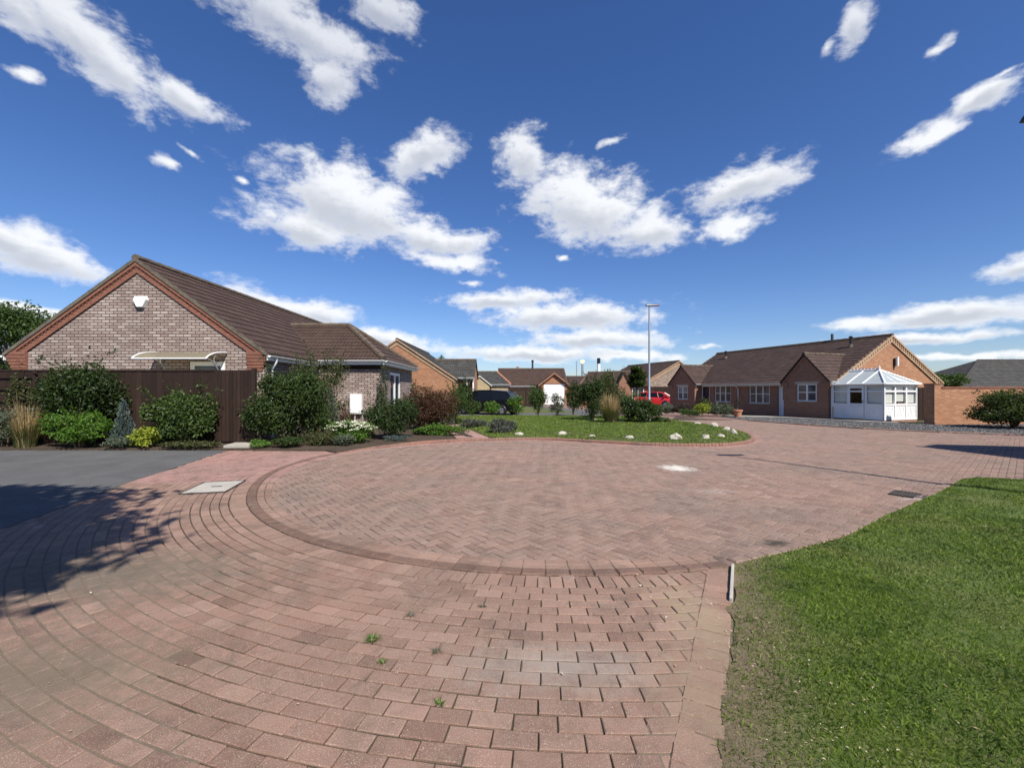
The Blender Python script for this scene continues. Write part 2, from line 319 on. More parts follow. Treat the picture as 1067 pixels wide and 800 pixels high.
class MB:
    def __init__(s): s.v = []; s.f = []
    def poly(s, *pts):
        i = len(s.v); s.v += [tuple(p) for p in pts]; s.f.append(tuple(range(i, i + len(pts)))); return s
    def hull8(s, p):
        i = len(s.v); s.v += [tuple(q) for q in p]
        for f in ((0, 3, 2, 1), (4, 5, 6, 7), (0, 1, 5, 4), (1, 2, 6, 5), (2, 3, 7, 6), (3, 0, 4, 7)): s.f.append(tuple(i + k for k in f))
        return s
    def box(s, x0, y0, z0, x1, y1, z1):
        return s.hull8([(x0, y0, z0), (x1, y0, z0), (x1, y1, z0), (x0, y1, z0), (x0, y0, z1), (x1, y0, z1), (x1, y1, z1), (x0, y1, z1)])
    def obox(s, O, U, N, u0, u1, n0, n1, z0, z1):
        """box in a wall frame: U along the wall, N out of it"""
        O, U, N = Vector(O), Vector(U), Vector(N); Z = Vector((0, 0, 1))
        P = lambda u, n, z: O + U * u + N * n + Z * z
        return s.hull8([P(u0, n0, z0), P(u1, n0, z0), P(u1, n1, z0), P(u0, n1, z0), P(u0, n0, z1), P(u1, n0, z1), P(u1, n1, z1), P(u0, n1, z1)])
    def beam(s, a, b, side, up, w0, w1, h0, h1):
        a, b, side, up = Vector(a), Vector(b), Vector(side), Vector(up)
        P = lambda p, w, h: p + side * w + up * h
        return s.hull8([P(a, w0, h0), P(b, w0, h0), P(b, w1, h0), P(a, w1, h0), P(a, w0, h1), P(b, w0, h1), P(b, w1, h1), P(a, w1, h1)])
    def tube(s, path, r, n=8, cap=True):
        path = [Vector(p) for p in path]; rs = r if isinstance(r, (list, tuple)) else [r] * len(path); base = len(s.v)
        for k, p in enumerate(path):
            d = (path[min(k + 1, len(path) - 1)] - path[max(k - 1, 0)]).normalized()
            a = Vector((0, 0, 1)) if abs(d.z) < .9 else Vector((1, 0, 0)); e1 = d.cross(a).normalized(); e2 = d.cross(e1)
            for j in range(n):
                t = 2 * math.pi * j / n; s.v.append(tuple(p + (e1 * math.cos(t) + e2 * math.sin(t)) * rs[k]))
        for k in range(len(path) - 1):
            for j in range(n):
                a, b = base + k * n + j, base + k * n + (j + 1) % n; s.f.append((a, b, b + n, a + n))
        if cap:
            s.f.append(tuple(base + j for j in range(n))[::-1]); s.f.append(tuple(base + (len(path) - 1) * n + j for j in range(n)))
        return s
    def lathe(s, prof, c=(0, 0, 0), n=20):
        base = len(s.v)
        for r, z in prof:
            for j in range(n):
                t = 2 * math.pi * j / n; s.v.append((c[0] + r * math.cos(t), c[1] + r * math.sin(t), c[2] + z))
        for k in range(len(prof) - 1):
            for j in range(n):
                a, b = base + k * n + j, base + k * n + (j + 1) % n; s.f.append((a, b, b + n, a + n))
        return s
    def build(s, name, mat, parent=None, smooth=False, bevel=0, loc=None, uv=True, weld=False, sharp=40):
        me = bpy.data.meshes.new(name); me.from_pydata(s.v, [], s.f)
        bm = bmesh.new(); bm.from_mesh(me)
        if weld: bmesh.ops.remove_doubles(bm, verts=bm.verts, dist=1e-4)
        bmesh.ops.recalc_face_normals(bm, faces=bm.faces)
        if bevel: bmesh.ops.bevel(bm, geom=bm.edges[:], offset=bevel, segments=2, profile=.6, affect='EDGES', clamp_overlap=True)
        bm.to_mesh(me); bm.free()
        if smooth:
            me.polygons.foreach_set('use_smooth', np.ones(len(me.polygons), bool)); me.set_sharp_from_angle(angle=R(sharp))
        if uv: auto_uv(me)
        return link(name, me, mat, parent, loc)

def struct(o): o['kind'] = 'structure'; return o
def sheet(name, poly, z, mat, kind='structure', thick=None):
    mb = MB()
    mb.poly(*[(x, y, z) for x, y in poly])
    if thick:
        for i in range(len(poly)):
            a, b = poly[i], poly[(i + 1) % len(poly)]
            mb.poly((*a, z), (*b, z), (*b, z - thick), (*a, z - thick))
    me = bpy.data.meshes.new(name); me.from_pydata(mb.v, [], mb.f)
    bm = bmesh.new(); bm.from_mesh(me); bmesh.ops.remove_doubles(bm, verts=bm.verts, dist=1e-5)
    big = [f for f in bm.faces if len(f.verts) > 4]; bmesh.ops.triangulate(bm, faces=big)
    for f in bm.faces:
        if abs(f.normal.z) > .5 and f.normal.z < 0: f.normal_flip()
    bm.to_mesh(me); bm.free(); auto_uv(me)
    o = link(name, me, mat); o['kind'] = kind; return o
def inside(poly, P):
    """points in polygon, vectorised"""
    P = np.asarray(P); x, y = P[:, 0], P[:, 1]; r = np.zeros(len(P), bool); n = len(poly)
    for i in range(n):
        (x1, y1), (x2, y2) = poly[i], poly[(i + 1) % n]
        c = (y1 > y) != (y2 > y)
        with np.errstate(divide='ignore', invalid='ignore'): r ^= c & (x < (x2 - x1) * (y - y1) / (y2 - y1) + x1)
    return r
def vnoise(P, scale, seed=0):
    """smooth value noise 0..1 on 2D points"""
    rg = np.random.default_rng(seed); T = rg.random((256, 256)); p = np.asarray(P)[:, :2] * scale + 1000
    i = np.floor(p).astype(int); f = p - i; f = f * f * (3 - 2 * f); a = i % 256; b = (i + 1) % 256
    return (T[a[:, 0], a[:, 1]] * (1 - f[:, 0]) * (1 - f[:, 1]) + T[b[:, 0], a[:, 1]] * f[:, 0] * (1 - f[:, 1]) + T[a[:, 0], b[:, 1]] * (1 - f[:, 0]) * f[:, 1] + T[b[:, 0], b[:, 1]] * f[:, 0] * f[:, 1])
# ---------------------------------------------------------------- ground
def bricks(name, cx, cy, ang, hl, hw, mat, top=0.0, bev=.006, jit=.0010, seed=1, height=.05, tilt=.0035):
    """paving blocks as real bevelled solids, each laid a little uneven"""
    cx, cy, ang, hl, hw = (np.broadcast_to(np.asarray(a, float), np.shape(cx)).copy() for a in (cx, cy, ang, hl, hw))
    n = len(cx); rg = np.random.default_rng(seed)
    top = np.broadcast_to(np.asarray(top, float), (n,)) + rg.normal(0, jit, n); ang = ang + rg.normal(0, .008, n)
    tx, ty = rg.normal(0, tilt, n), rg.normal(0, tilt, n)
    hl = hl * (1 + rg.normal(0, .006, n)); hw = hw * (1 + rg.normal(0, .010, n))
    sx = np.array([-1, 1, 1, -1.]); sy = np.array([-1, -1, 1, 1.]); V = np.zeros((n, 12, 3)); c, s = np.cos(ang)[:, None], np.sin(ang)[:, None]
    for k, (ins, dz) in enumerate(((bev, 0), (0, -bev), (0, -height))):
        lx = sx * (hl[:, None] - ins); ly = sy * (hw[:, None] - ins)
        if k == 0: lx = lx + rg.normal(0, .0012, (n, 4)); ly = ly + rg.normal(0, .0012, (n, 4))
        V[:, k * 4:k * 4 + 4, 0] = cx[:, None] + lx * c - ly * s; V[:, k * 4:k * 4 + 4, 1] = cy[:, None] + lx * s + ly * c
        V[:, k * 4:k * 4 + 4, 2] = top[:, None] + dz + (lx * tx[:, None] + ly * ty[:, None])
    f = [[0, 1, 2, 3]] + [[4 + i, 4 + (i + 1) % 4, (i + 1) % 4, i] for i in range(4)] + [[8 + i, 8 + (i + 1) % 4, 4 + (i + 1) % 4, 4 + i] for i in range(4)]
    Fc = (np.arange(n)[:, None, None] * 12 + np.array(f)[None]).reshape(-1, 4)
    o = npmesh(name, V, Fc, mat); o['kind'] = 'structure'; return o

CC, RK = np.array([.40, 8.63]), 5.08
TH, RR = [100, 108, 130, 157, 184, 203, 225, 245, 260, 275, 290], [4.95, 4.95, 5.03, 5.16, 5.02, 4.86, 4.86, 4.94, 5.03, 5.08, 5.12]   # the circle is a little out of true
def rad(a): a = np.asarray(a, float); return (np.interp(a - 6, TH, RR) + np.interp(a, TH, RR) + np.interp(a + 6, TH, RR)) / 3
def arc(off, a0, a1, step=3): return [(CC[0] + (rad(a) + off) * math.cos(R(a)), CC[1] + (rad(a) + off) * math.sin(R(a))) for a in np.arange(a0, a1 + (1e-6 if step > 0 else -1e-6), step)]
def catmull(P, m=14):
    P = [np.array(p, float) for p in P]; P = [2 * P[0] - P[1]] + P + [2 * P[-1] - P[-2]]; out = []
    for i in range(1, len(P) - 2):
        for t in np.linspace(0, 1, m, endpoint=False):
            a, b, c, d = P[i - 1], P[i], P[i + 1], P[i + 2]
            out.append(tuple(.5 * ((2 * b) + (c - a) * t + (2 * a - 5 * b + 4 * c - d) * t * t + (3 * b - a - 3 * c + d) * t ** 3)))
    return out + [tuple(P[-2])]
ARC = arc(0, 287, 106, -2)
SCURVE = catmull([ARC[-1], (.9, 13.62), (2.57, 12.85), (4.13, 12.15), (5.75, 12.1), (7.05, 12.95), (7.95, 14.5), (8.5, 16.6), (8.5, 18.8), (8.0, 22), (6.6, 25.5)])
KPATH = ARC[:-1] + SCURVE
def resample(path, step):
    P = np.array(path); d = np.hypot(*np.diff(P, axis=0).T); s = np.r_[0, np.cumsum(d)]; q = np.arange(step / 2, s[-1], step)
    x, y = np.interp(q, s, P[:, 0]), np.interp(q, s, P[:, 1]); x2, y2 = np.interp(q + .02, s, P[:, 0]), np.interp(q + .02, s, P[:, 1])
    x1, y1 = np.interp(q - .02, s, P[:, 0]), np.interp(q - .02, s, P[:, 1])
    return x, y, np.arctan2(y2 - y1, x2 - x1), q
LARC = float(np.hypot(*np.diff(np.array(ARC), axis=0).T).sum())

LAWN_EDGE = [(1.93, 3.80), (2.55, 4.06), (3.39, 4.46), (3.87, 4.78), (4.53, 5.26), (5.77, 6.07), (6.6, 6.62), (7.26, 7.1), (7.75, 7.45), (8.2, 7.62), (8.75, 7.45), (10.5, 6.9), (14, 6.2)]
ROAD_R = [(12.4, 22.5), (13.4, 19.6), (14.4, 17.6), (15.8, 16.2), (17.8, 15.0), (24, 13.5)]
ROAD = ARC + SCURVE[1:] + [(9.6, 25.5)] + ROAD_R + [(24, 5)] + LAWN_EDGE[::-1]
ASPH = [(-5.55, 4.3), (-5.78, 5.3), (-6.1, 6.3), (-6.42, 7.2), (-6.75, 8.66), (-7.15, 10.3), (-7.35, 11.2), (-30, 11.2), (-30, 1.5), (-6.4, 1.8), (-5.7, 3.2)]

sheet('packed_dirt', [(-6.2, 1), (-.7, 1), (-1.2, 1.7), (-1.9, 2.3), (-1.8, 2.9), (-2.5, 3.3), (-2.5, 4.0), (-3.5, 4.3), (-4.1, 5.4), (-4.5, 6.2), (-4.9, 7.15), (-6.4, 7.15), (-5.8, 5.2), (-5.6, 4.2)], -.004, M['packed'])
struct(sheet('ground', [(-900, -60), (900, -60), (900, 1500), (-900, 1500)], -.06, M['dirtground']))
sheet('joint_sand', [(-8, -3), (9, -3), (24, 4), (24, 20), (12.4, 24), (9, 27), (5.5, 27), (5.5, 15), (-8, 15)], -.010, M['sand'])
sheet('asphalt_driveway', ASPH, .005, M['asphalt'], thick=.05)

# circle and road: herringbone, rotated to the view of the photograph
W = .1015; a = R(40); ca, sa = math.cos(a), math.sin(a)
ii, jj = np.meshgrid(np.arange(-260, 380), np.arange(-260, 380), indexing='ij'); k = (ii - jj) % 4
hx, hy = (ii[k == 0] + 1) * W, (jj[k == 0] + .5) * W; vx, vy = (ii[k == 3] + .5) * W, (jj[k == 3] + 1) * W
X = np.r_[hx, vx]; Y = np.r_[hy, vy]; A = np.r_[np.zeros(len(hx)), np.full(len(vx), math.pi / 2)]
wx, wy = X * ca - Y * sa + .4, X * sa + Y * ca + 8.6
near = (wx > -5) & (wx < 16.5) & (wy > 3.3) & (wy < 23)
wx, wy, A = wx[near], wy[near], A[near]
ok = inside(ROAD, np.c_[wx, wy]) & ~((np.hypot(wx - CC[0], wy - CC[1]) > rad(np.degrees(np.arctan2(wy - CC[1], wx - CC[0])) % 360) - .24) & (wx < -.5))
bricks('road', wx[ok], wy[ok], A[ok] + a, .0978, .0474, M['paver_circle'], top=0, seed=2, bev=.005)
sheet('road_beyond', [(9.6, 25.5), (12.4, 22.5), (13.2, 19.9), (16, 23), (9.5, 44), (2, 60), (-1, 58), (6.4, 34), (6.6, 25.5), (8, 22)], -.004, M['farroad'])
sheet('road_side', [(16.3, 4.5), (60, -4), (60, 13), (24, 13.6), (17.8, 15.1), (16.3, 15.9)], -.004, M['farroad'])

# concentric paving outside the circle
cx, cy, an, hl, hw = [], [], [], [], []
def paved(x, y):
    P = np.c_[x, y]
    side = (x - .84) * .883 - (y - 1.745) * .47          # > 0 on the lawn side of the edge line
    return ~inside(ASPH, P) & (side < -.10) & (y < 11.15) & (y > -2.2) & (x > -7.7) & (x < 3)
def ring(r, width, length, off=0):
    pth = np.array(arc(r - RK, 330, 140, -1)); s_ = np.r_[0, np.cumsum(np.hypot(*np.diff(pth, axis=0).T))]; w = length
    q_ = np.arange((s_[65] + off * length) % length, s_[-1], length); x, y = np.interp(q_, s_, pth[:, 0]), np.interp(q_, s_, pth[:, 1])      # bond set out from the middle of the front
    a_ = np.arctan2(np.interp(q_ + .03, s_, pth[:, 1]) - np.interp(q_ - .03, s_, pth[:, 1]), np.interp(q_ + .03, s_, pth[:, 0]) - np.interp(q_ - .03, s_, pth[:, 0]))
    m = paved(x, y) & ((y < CC[1]) | (x < -3.5))
    cx.append(x[m]); cy.append(y[m]); an.append(a_[m]); hl.append(np.full(m.sum(), w / 2 - .0036)); hw.append(np.full(m.sum(), width / 2 - .0050))
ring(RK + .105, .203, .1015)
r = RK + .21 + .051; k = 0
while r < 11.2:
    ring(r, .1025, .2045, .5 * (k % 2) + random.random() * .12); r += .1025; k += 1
cx, cy, an, hl, hw = map(np.concatenate, (cx, cy, an, hl, hw))
new = (cy > 7.2) & (cx < 0)
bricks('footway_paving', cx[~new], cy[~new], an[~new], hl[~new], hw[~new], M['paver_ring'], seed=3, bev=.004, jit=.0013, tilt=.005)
bricks('relaid_paving', cx[new], cy[new], an[new], hl[new], hw[new], M['paver_new'], top=.001, seed=4)
# the straight margin along the lawn
t = np.arange(-4.2, 2.33, .1025); ex, ey = .84 + .47 * t - .883 * .085, 1.745 + .883 * t + .47 * .085
bricks('paving_margin', ex, ey, math.atan2(.47, -.883), .0985, .048, M['paver_ring'], top=.004, seed=5, jit=.002, tilt=.010)
sheet('packed_dirt', [(.86 - 4.2 * .47 - .3, 1.745 - 4.2 * .883 + .15), (.86 - 4.2 * .47 + .1, 1.745 - 4.2 * .883), (1.95, 3.8), (1.62, 3.85)], -.004, M['packed'])

# channel courses and the low brown kerb round the circle, then the higher red kerb of the island
x, y, an, q = resample(KPATH, .2045); nx, ny = np.sin(an), -np.cos(an)          # towards the road
arcm = q < LARC
for row in range(2):
    o = .12 + .051 + row * .1015; off = .1 * row
    xx, yy, aa, qq = resample([(px, py) for px, py in KPATH], .2045)
    xx, yy, aa = xx + np.sin(aa) * o, yy - np.cos(aa) * o, aa
    sc = np.where(qq < LARC, 1 - o / RK, 1.0)
    nw = (yy > 7.2)
    bricks('channel_course', xx[~nw], yy[~nw], aa[~nw], .098 * sc[~nw], .0475, M['paver_ring'], top=.006, seed=6 + row)
    bricks('relaid_channel_course', xx[nw], yy[nw], aa[nw], .098 * sc[nw], .0475, M['paver_new'], top=.006, seed=8 + row)
def kerb_blocks(name, path, step, width, zfun, mat, seed, bev=.012):
    x, y, an, q = resample(path, step); x, y = x + np.sin(an) * width / 2, y - np.cos(an) * width / 2
    return bricks(name, x, y, an, step / 2 - .0025, width / 2, mat, top=zfun(q), bev=bev, seed=seed, height=.2, jit=.0015, tilt=.005)
kerb_blocks('dropped_kerb', ARC[:66], .2045, .12, lambda q: .015 + 0 * q, M['kerb'], 12)
LA = float(np.hypot(*np.diff(np.array(ARC[65:]), axis=0).T).sum())
kerb_blocks('island_kerb', ARC[65:-1] + SCURVE, .107, .11, lambda q: np.clip(.017 + q * .024, 0, .085), M['kerb_red'], 13, bev=.016)
kerb_blocks('lawn_edging', LAWN_EDGE[::-1], .2045, .1, lambda q: .016 + 0 * q, M['paver_circle'], 14)
kerb_blocks('gravel_kerb', [(12.4, 22.6)] + ROAD_R[1:] + [(40, 11)], .3, .12, lambda q: .05 + 0 * q, M['paver_circle'], 15)
# timber edging left standing at the lawn corner
tb = MB(); tb.beam((1.90, 3.74, 0), (1.57, 3.12, 0), (.883, -.47, 0), (0, 0, 1), 0, .022, -.02, .035)
tag(tb.build('edging_strip', M['concrete'], bevel=.004), 'short grey strip of concrete edging standing at the lawn corner', 'edging')

# planting bed, island and lawns: soil sheets, gently swollen
def mound(name, poly, z0, bulge, mat, step=.35, kind='structure'):
    P = np.array(poly); lo, hi = P.min(0), P.max(0)
    bm = bmesh.new(); vs = [bm.verts.new((x, y, 0)) for x, y in poly]; bm.faces.new(vs); bmesh.ops.triangulate(bm, faces=bm.faces[:])
    L_ = max(hi - lo)
    for ax in (0, 1):
        for c in np.arange(lo[ax] + step, hi[ax], step):
            n = [0, 0, 0]; n[ax] = 1; p = [0, 0, 0]; p[ax] = c
            bmesh.ops.bisect_plane(bm, geom=bm.verts[:] + bm.edges[:] + bm.faces[:], plane_co=p, plane_no=n, dist=1e-5)
    co = np.array([v.co[:2] for v in bm.verts]); dist = np.full(len(co), 1e9)
    for i in range(len(poly)):
        a_, b_ = P[i], P[(i + 1) % len(poly)]; ab = b_ - a_; tt = np.clip(((co - a_) @ ab) / max(1e-9, ab @ ab), 0, 1)
        dist = np.minimum(dist, np.hypot(*(co - (a_ + tt[:, None] * ab)).T))
    z = z0 + bulge * (1 - np.exp(-dist / .5)) + (vnoise(co, 1.7, 3) - .5) * .03 * np.clip(dist / .3, 0, 1)
    for v, zz in zip(bm.verts, z): v.co.z = zz
    edge = [e for e in bm.edges if e.is_boundary]
    ex = bmesh.ops.extrude_edge_only(bm, edges=edge)
    for v in [g for g in ex['geom'] if isinstance(g, bmesh.types.BMVert)]: v.co.z = -.05
    bmesh.ops.recalc_face_normals(bm, faces=bm.faces)
    me = bpy.data.meshes.new(name); bm.to_mesh(me); bm.free(); auto_uv(me); o = link(name, me, mat); o['kind'] = kind
    return o
kx = [(x, y) for x, y in ARC if y > 10.6 and x < 0]
BED = [(-20, 11.17), (-7.3, 11.17), (-6.5, 11.1), (-4.75, 11.0)] + [p for p in kx if p[0] > -4.7] + [(-1.75, 13.75), (-3.45, 20.2), (-5.2, 24), (-9, 24), (-9, 13), (-20, 13)]
mound('planting_bed', BED, .04, .05, M['soil'])
ISL = [p for p in SCURVE if p[0] > -.55] + [(-3.3, 25.6), (-4.6, 23.6), (-2.75, 20.2), (-.75, 13.9)]
ISLO = mound('island_lawn', ISL, .07, .08, M['lawnbase'])
sheet('brick_path', [(-1.75, 13.6), (-.7, 13.65), (-2.75, 20.2), (-4.6, 23.6), (-5.2, 24), (-3.45, 20.2)], .06, M['paver_new'], thick=.1)
_rg = random.Random(3)
NEARLAWN = [(.84 + .47 * s_ + _rg.uniform(-.045, .05), 1.745 + .883 * s_) for s_ in np.arange(-4.6, 2.2, .11)] + LAWN_EDGE + [(14, -2.5)]
NLO = mound('front_lawn', NEARLAWN, .004, .035, M['lawnnear'], step=.22)
sheet('back_drive', [(-3.3, 25.7), (6.5, 25.6), (6.3, 34), (-1, 58), (-14, 58), (-5.5, 30)], .0, M['asphalt'])
mound('far_lawn', [(-2, 31), (4.8, 31), (1.5, 44), (-6, 44)], .01, .05, M['lawnbase'], step=1)
sheet('slab', [(-7.55, 11.3), (-6.9, 11.3), (-6.7, 12.1), (-7.7, 12.1)], .115, M['concrete'], thick=.1)
GRAV = [(12.6, 22.2), (13.5, 19.4), (14.5, 17.4), (15.9, 16.0), (17.9, 14.8), (40, 10.8), (44, 20), (19, 19.7), (19.3, 22.4), (17.5, 21.4), (16.2, 24.2), (14.8, 26.5), (12.6, 26.2)]
sheet('front_path', [(16.7, 22.2), (17.4, 21.6), (18.2, 20.4), (18.0, 20.1), (17.0, 21.3), (14.9, 24.6), (12.9, 26.0), (12.9, 26.6), (15.0, 25.6)], .085, M['concrete'], thick=.06)
GRAVO = sheet('gravel_bed', GRAV, .02, M['asphalt'], thick=.06)
def scatter_poly(poly, n, rg):
    P = np.array(poly); lo, hi = P.min(0), P.max(0); q = rg.random((n * 4, 2)) * (hi - lo) + lo; return q[inside(poly, q)][:n]
rg = np.random.default_rng(5)
q = scatter_poly(GRAV, 60000, rg); q = q[(q[:, 0] < 26)]; n = len(q); rr = rg.uniform(.018, .05, n); th = rg.random(n) * 6.28
oct_ = np.array([(1, 0, 0), (0, 1, 0), (-1, 0, 0), (0, -1, 0), (.1, .1, .7)]); V = np.zeros((n, 5, 3))
V[..., 0] = q[:, 0:1] + rr[:, None] * (oct_[:, 0] * np.cos(th)[:, None] - oct_[:, 1] * np.sin(th)[:, None]) * rg.uniform(.7, 1.3, (n, 5))
V[..., 1] = q[:, 1:2] + rr[:, None] * (oct_[:, 0] * np.sin(th)[:, None] + oct_[:, 1] * np.cos(th)[:, None]) * rg.uniform(.7, 1.3, (n, 5))
V[..., 2] = .018 + rr[:, None] * oct_[:, 2] * rg.uniform(.7, 1.5, (n, 1))
Fc = (np.arange(n)[:, None, None] * 5 + np.array([[0, 1, 4], [1, 2, 4], [2, 3, 4], [3, 0, 4]])[None]).reshape(-1, 3)
tag(npmesh('gravel', V, Fc, M['gravel']), kind='stuff')

# ---------------------------------------------------------------- grass
def surface_z(o):
    me = o.data; dg = None
    from mathutils.bvhtree import BVHTree
    bm = bmesh.new(); bm.from_mesh(me); t_ = BVHTree.FromBMesh(bm); bm.free()
    def z(x, y):
        h = t_.ray_cast(Vector((x, y, 2)), Vector((0, 0, -1)))[0]; return h.z if h else 0
    return z
def blades(name, P, z, h, w, rg, parent=None, mat=None, lean=.6):
    n = len(P); th = rg.random(n) * 6.28; hh = h * rg.uniform(.5, 1.3, n); ww = w * rg.uniform(.6, 1.3, n)
    lx, ly = rg.normal(0, lean, n) * hh, rg.normal(0, lean, n) * hh
    V = np.zeros((n, 4, 3)); dx, dy = np.cos(th) * ww / 2, np.sin(th) * ww / 2
    V[:, 0] = np.c_[P[:, 0] - dx, P[:, 1] - dy, z - .004]; V[:, 1] = np.c_[P[:, 0] + dx, P[:, 1] + dy, z - .004]
    V[:, 2] = np.c_[P[:, 0] + lx * .45 + dx * .7, P[:, 1] + ly * .45 + dy * .7, z + hh * .6]; V[:, 3] = np.c_[P[:, 0] + lx, P[:, 1] + ly, z + hh * .95]
    i = np.arange(n)[:, None, None] * 4; Fc = (i + np.array([[0, 1, 2], [0, 2, 3]])[None]).reshape(-1, 3)
    return npmesh(name, V, Fc, mat or L['grass'], parent)
def lawn(name, surf, poly, bands, seed):
    rg = np.random.default_rng(seed); zf = surface_z(surf); Ps, hs, ws = [], [], []
    for (d0, d1, dens, h, w) in bands:
        P = np.array(poly); lo, hi = P.min(0), P.max(0); area = np.prod(hi - lo); q = rg.random((int(area * dens), 2)) * (hi - lo) + lo
        dd = np.hypot(q[:, 0], q[:, 1]); vis = (q[:, 1] > .6) & (np.abs(q[:, 0]) < q[:, 1] * 1.32 + .6)
        q = q[inside(poly, q) & (dd >= d0) & (dd < d1) & vis]
        side = (q[:, 0] - .84) * .883 - (q[:, 1] - 1.745) * .47                           # bare, trodden strip beside the paving
        bare = np.clip(1.0 - side / .44, 0, 1) * (q[:, 1] < 4.2) * .97
        thin = np.clip((vnoise(q, 1.1, 9) * .6 + vnoise(q, 3.1, 4) * .4 - .54) * 4.5, 0, .6)
        q = q[rg.random(len(q)) > np.maximum(bare * (.55 + .6 * vnoise(q, 6, 2)), thin)]
        Ps.append(q); hs.append(np.full(len(q), h)); ws.append(np.full(len(q), w))
    P = np.concatenate(Ps); z = np.array([zf(x, y) for x, y in P]); h = np.concatenate(hs) * (.7 + .6 * vnoise(P, 2.3, 7))
    tag(blades(name, P, z, h, np.concatenate(ws), rg), kind='stuff')
lawn('grass', NLO, NEARLAWN, [(0, 2.6, 20000, .017, .0028), (2.6, 4.5, 12000, .019, .004), (4.5, 13, 5000, .024, .0065)], 21)
lawn('grass', ISLO, ISL, [(10, 30, 700, .045, .018)], 22)
# ---------------------------------------------------------------- vegetation
def leaf_np(P, Nn, size, aspect, rg, up=0.0, fold=.18):
    n = len(P); Nn = Nn / np.maximum(1e-6, np.linalg.norm(Nn, axis=1, keepdims=True))
    rv = rg.normal(0, 1, (n, 3)); rv[:, 2] += up * 3; t = rv - (rv * Nn).sum(1, keepdims=True) * Nn; t /= np.maximum(1e-6, np.linalg.norm(t, axis=1, keepdims=True))
    b = np.cross(Nn, t); s = (size * rg.uniform(.5, 1.45, n))[:, None]; V = np.zeros((n, 4, 3))
    V[:, 0] = P - t * s * .5; V[:, 2] = P + t * s * .5 - Nn * s * .1
    V[:, 1] = P + b * s * aspect * .5 + Nn * s * fold; V[:, 3] = P - b * s * aspect * .5 + Nn * s * fold
    return V
def leaf_faces(n): return (np.arange(n)[:, None, None] * 4 + np.array([[0, 1, 2], [0, 2, 3]])[None]).reshape(-1, 3)
def fill_blobs(blobs, n, rg, shell=2.6):
    B = np.array(blobs, float); wgt = (B[:, 3] * B[:, 4] + B[:, 4] * B[:, 5] + B[:, 3] * B[:, 5]); k = rg.choice(len(B), n, p=wgt / wgt.sum())
    d = rg.normal(0, 1, (n, 3)); d /= np.linalg.norm(d, axis=1, keepdims=True); u = rg.random(n) ** (1 / shell)
    lump = 1 + .22 * np.sin(d[:, 0] * 5 + k) * np.sin(d[:, 1] * 4.3 + 2 * k) * np.sin(d[:, 2] * 4.7 + k) + rg.normal(0, .07, n)
    return B[k, :3] + d * B[k, 3:6] * (u * lump)[:, None], d
def make_blobs(w, dp, h, rg, k=9, lump=.42, shape='round'):
    bl = []
    if shape == 'round': bl.append((0, 0, h * .5, w * .36, dp * .36, h * .42))
    if shape == 'cone':
        for i in range(6):
            f = i / 5; bl.append((0, 0, h * (.15 + .72 * f), w * .5 * (1 - .8 * f) + .02, dp * .5 * (1 - .8 * f) + .02, h * .16))
        return bl
    for i in range(k):
        a_ = 6.283 * (i + rg.random() * .7) / k; e = rg.uniform(-.75, .95); rr = math.sqrt(max(0, 1 - e * e)); s = rg.uniform(.75, 1.15) * lump
        bl.append((math.cos(a_) * rr * w * .34, math.sin(a_) * rr * dp * .34, h * .5 + e * h * .32, w * .5 * s, dp * .5 * s, h * .5 * s))
    return bl
def stems_mb(w, h, rg, n=5, r=.02):
    mb = MB()
    for i in range(n):
        a_ = rg.random() * 6.28; s = rg.uniform(.04, .2)
        p1 = (math.cos(a_) * w * s * .5, math.sin(a_) * w * s * .5, h * .35); p2 = (math.cos(a_) * w * s, math.sin(a_) * w * s, h * rg.uniform(.6, .85))
        mb.tube([(math.cos(a_) * .05, math.sin(a_) * .05, -.05), p1, p2], [r, r * .7, r * .3], 6)
    return mb
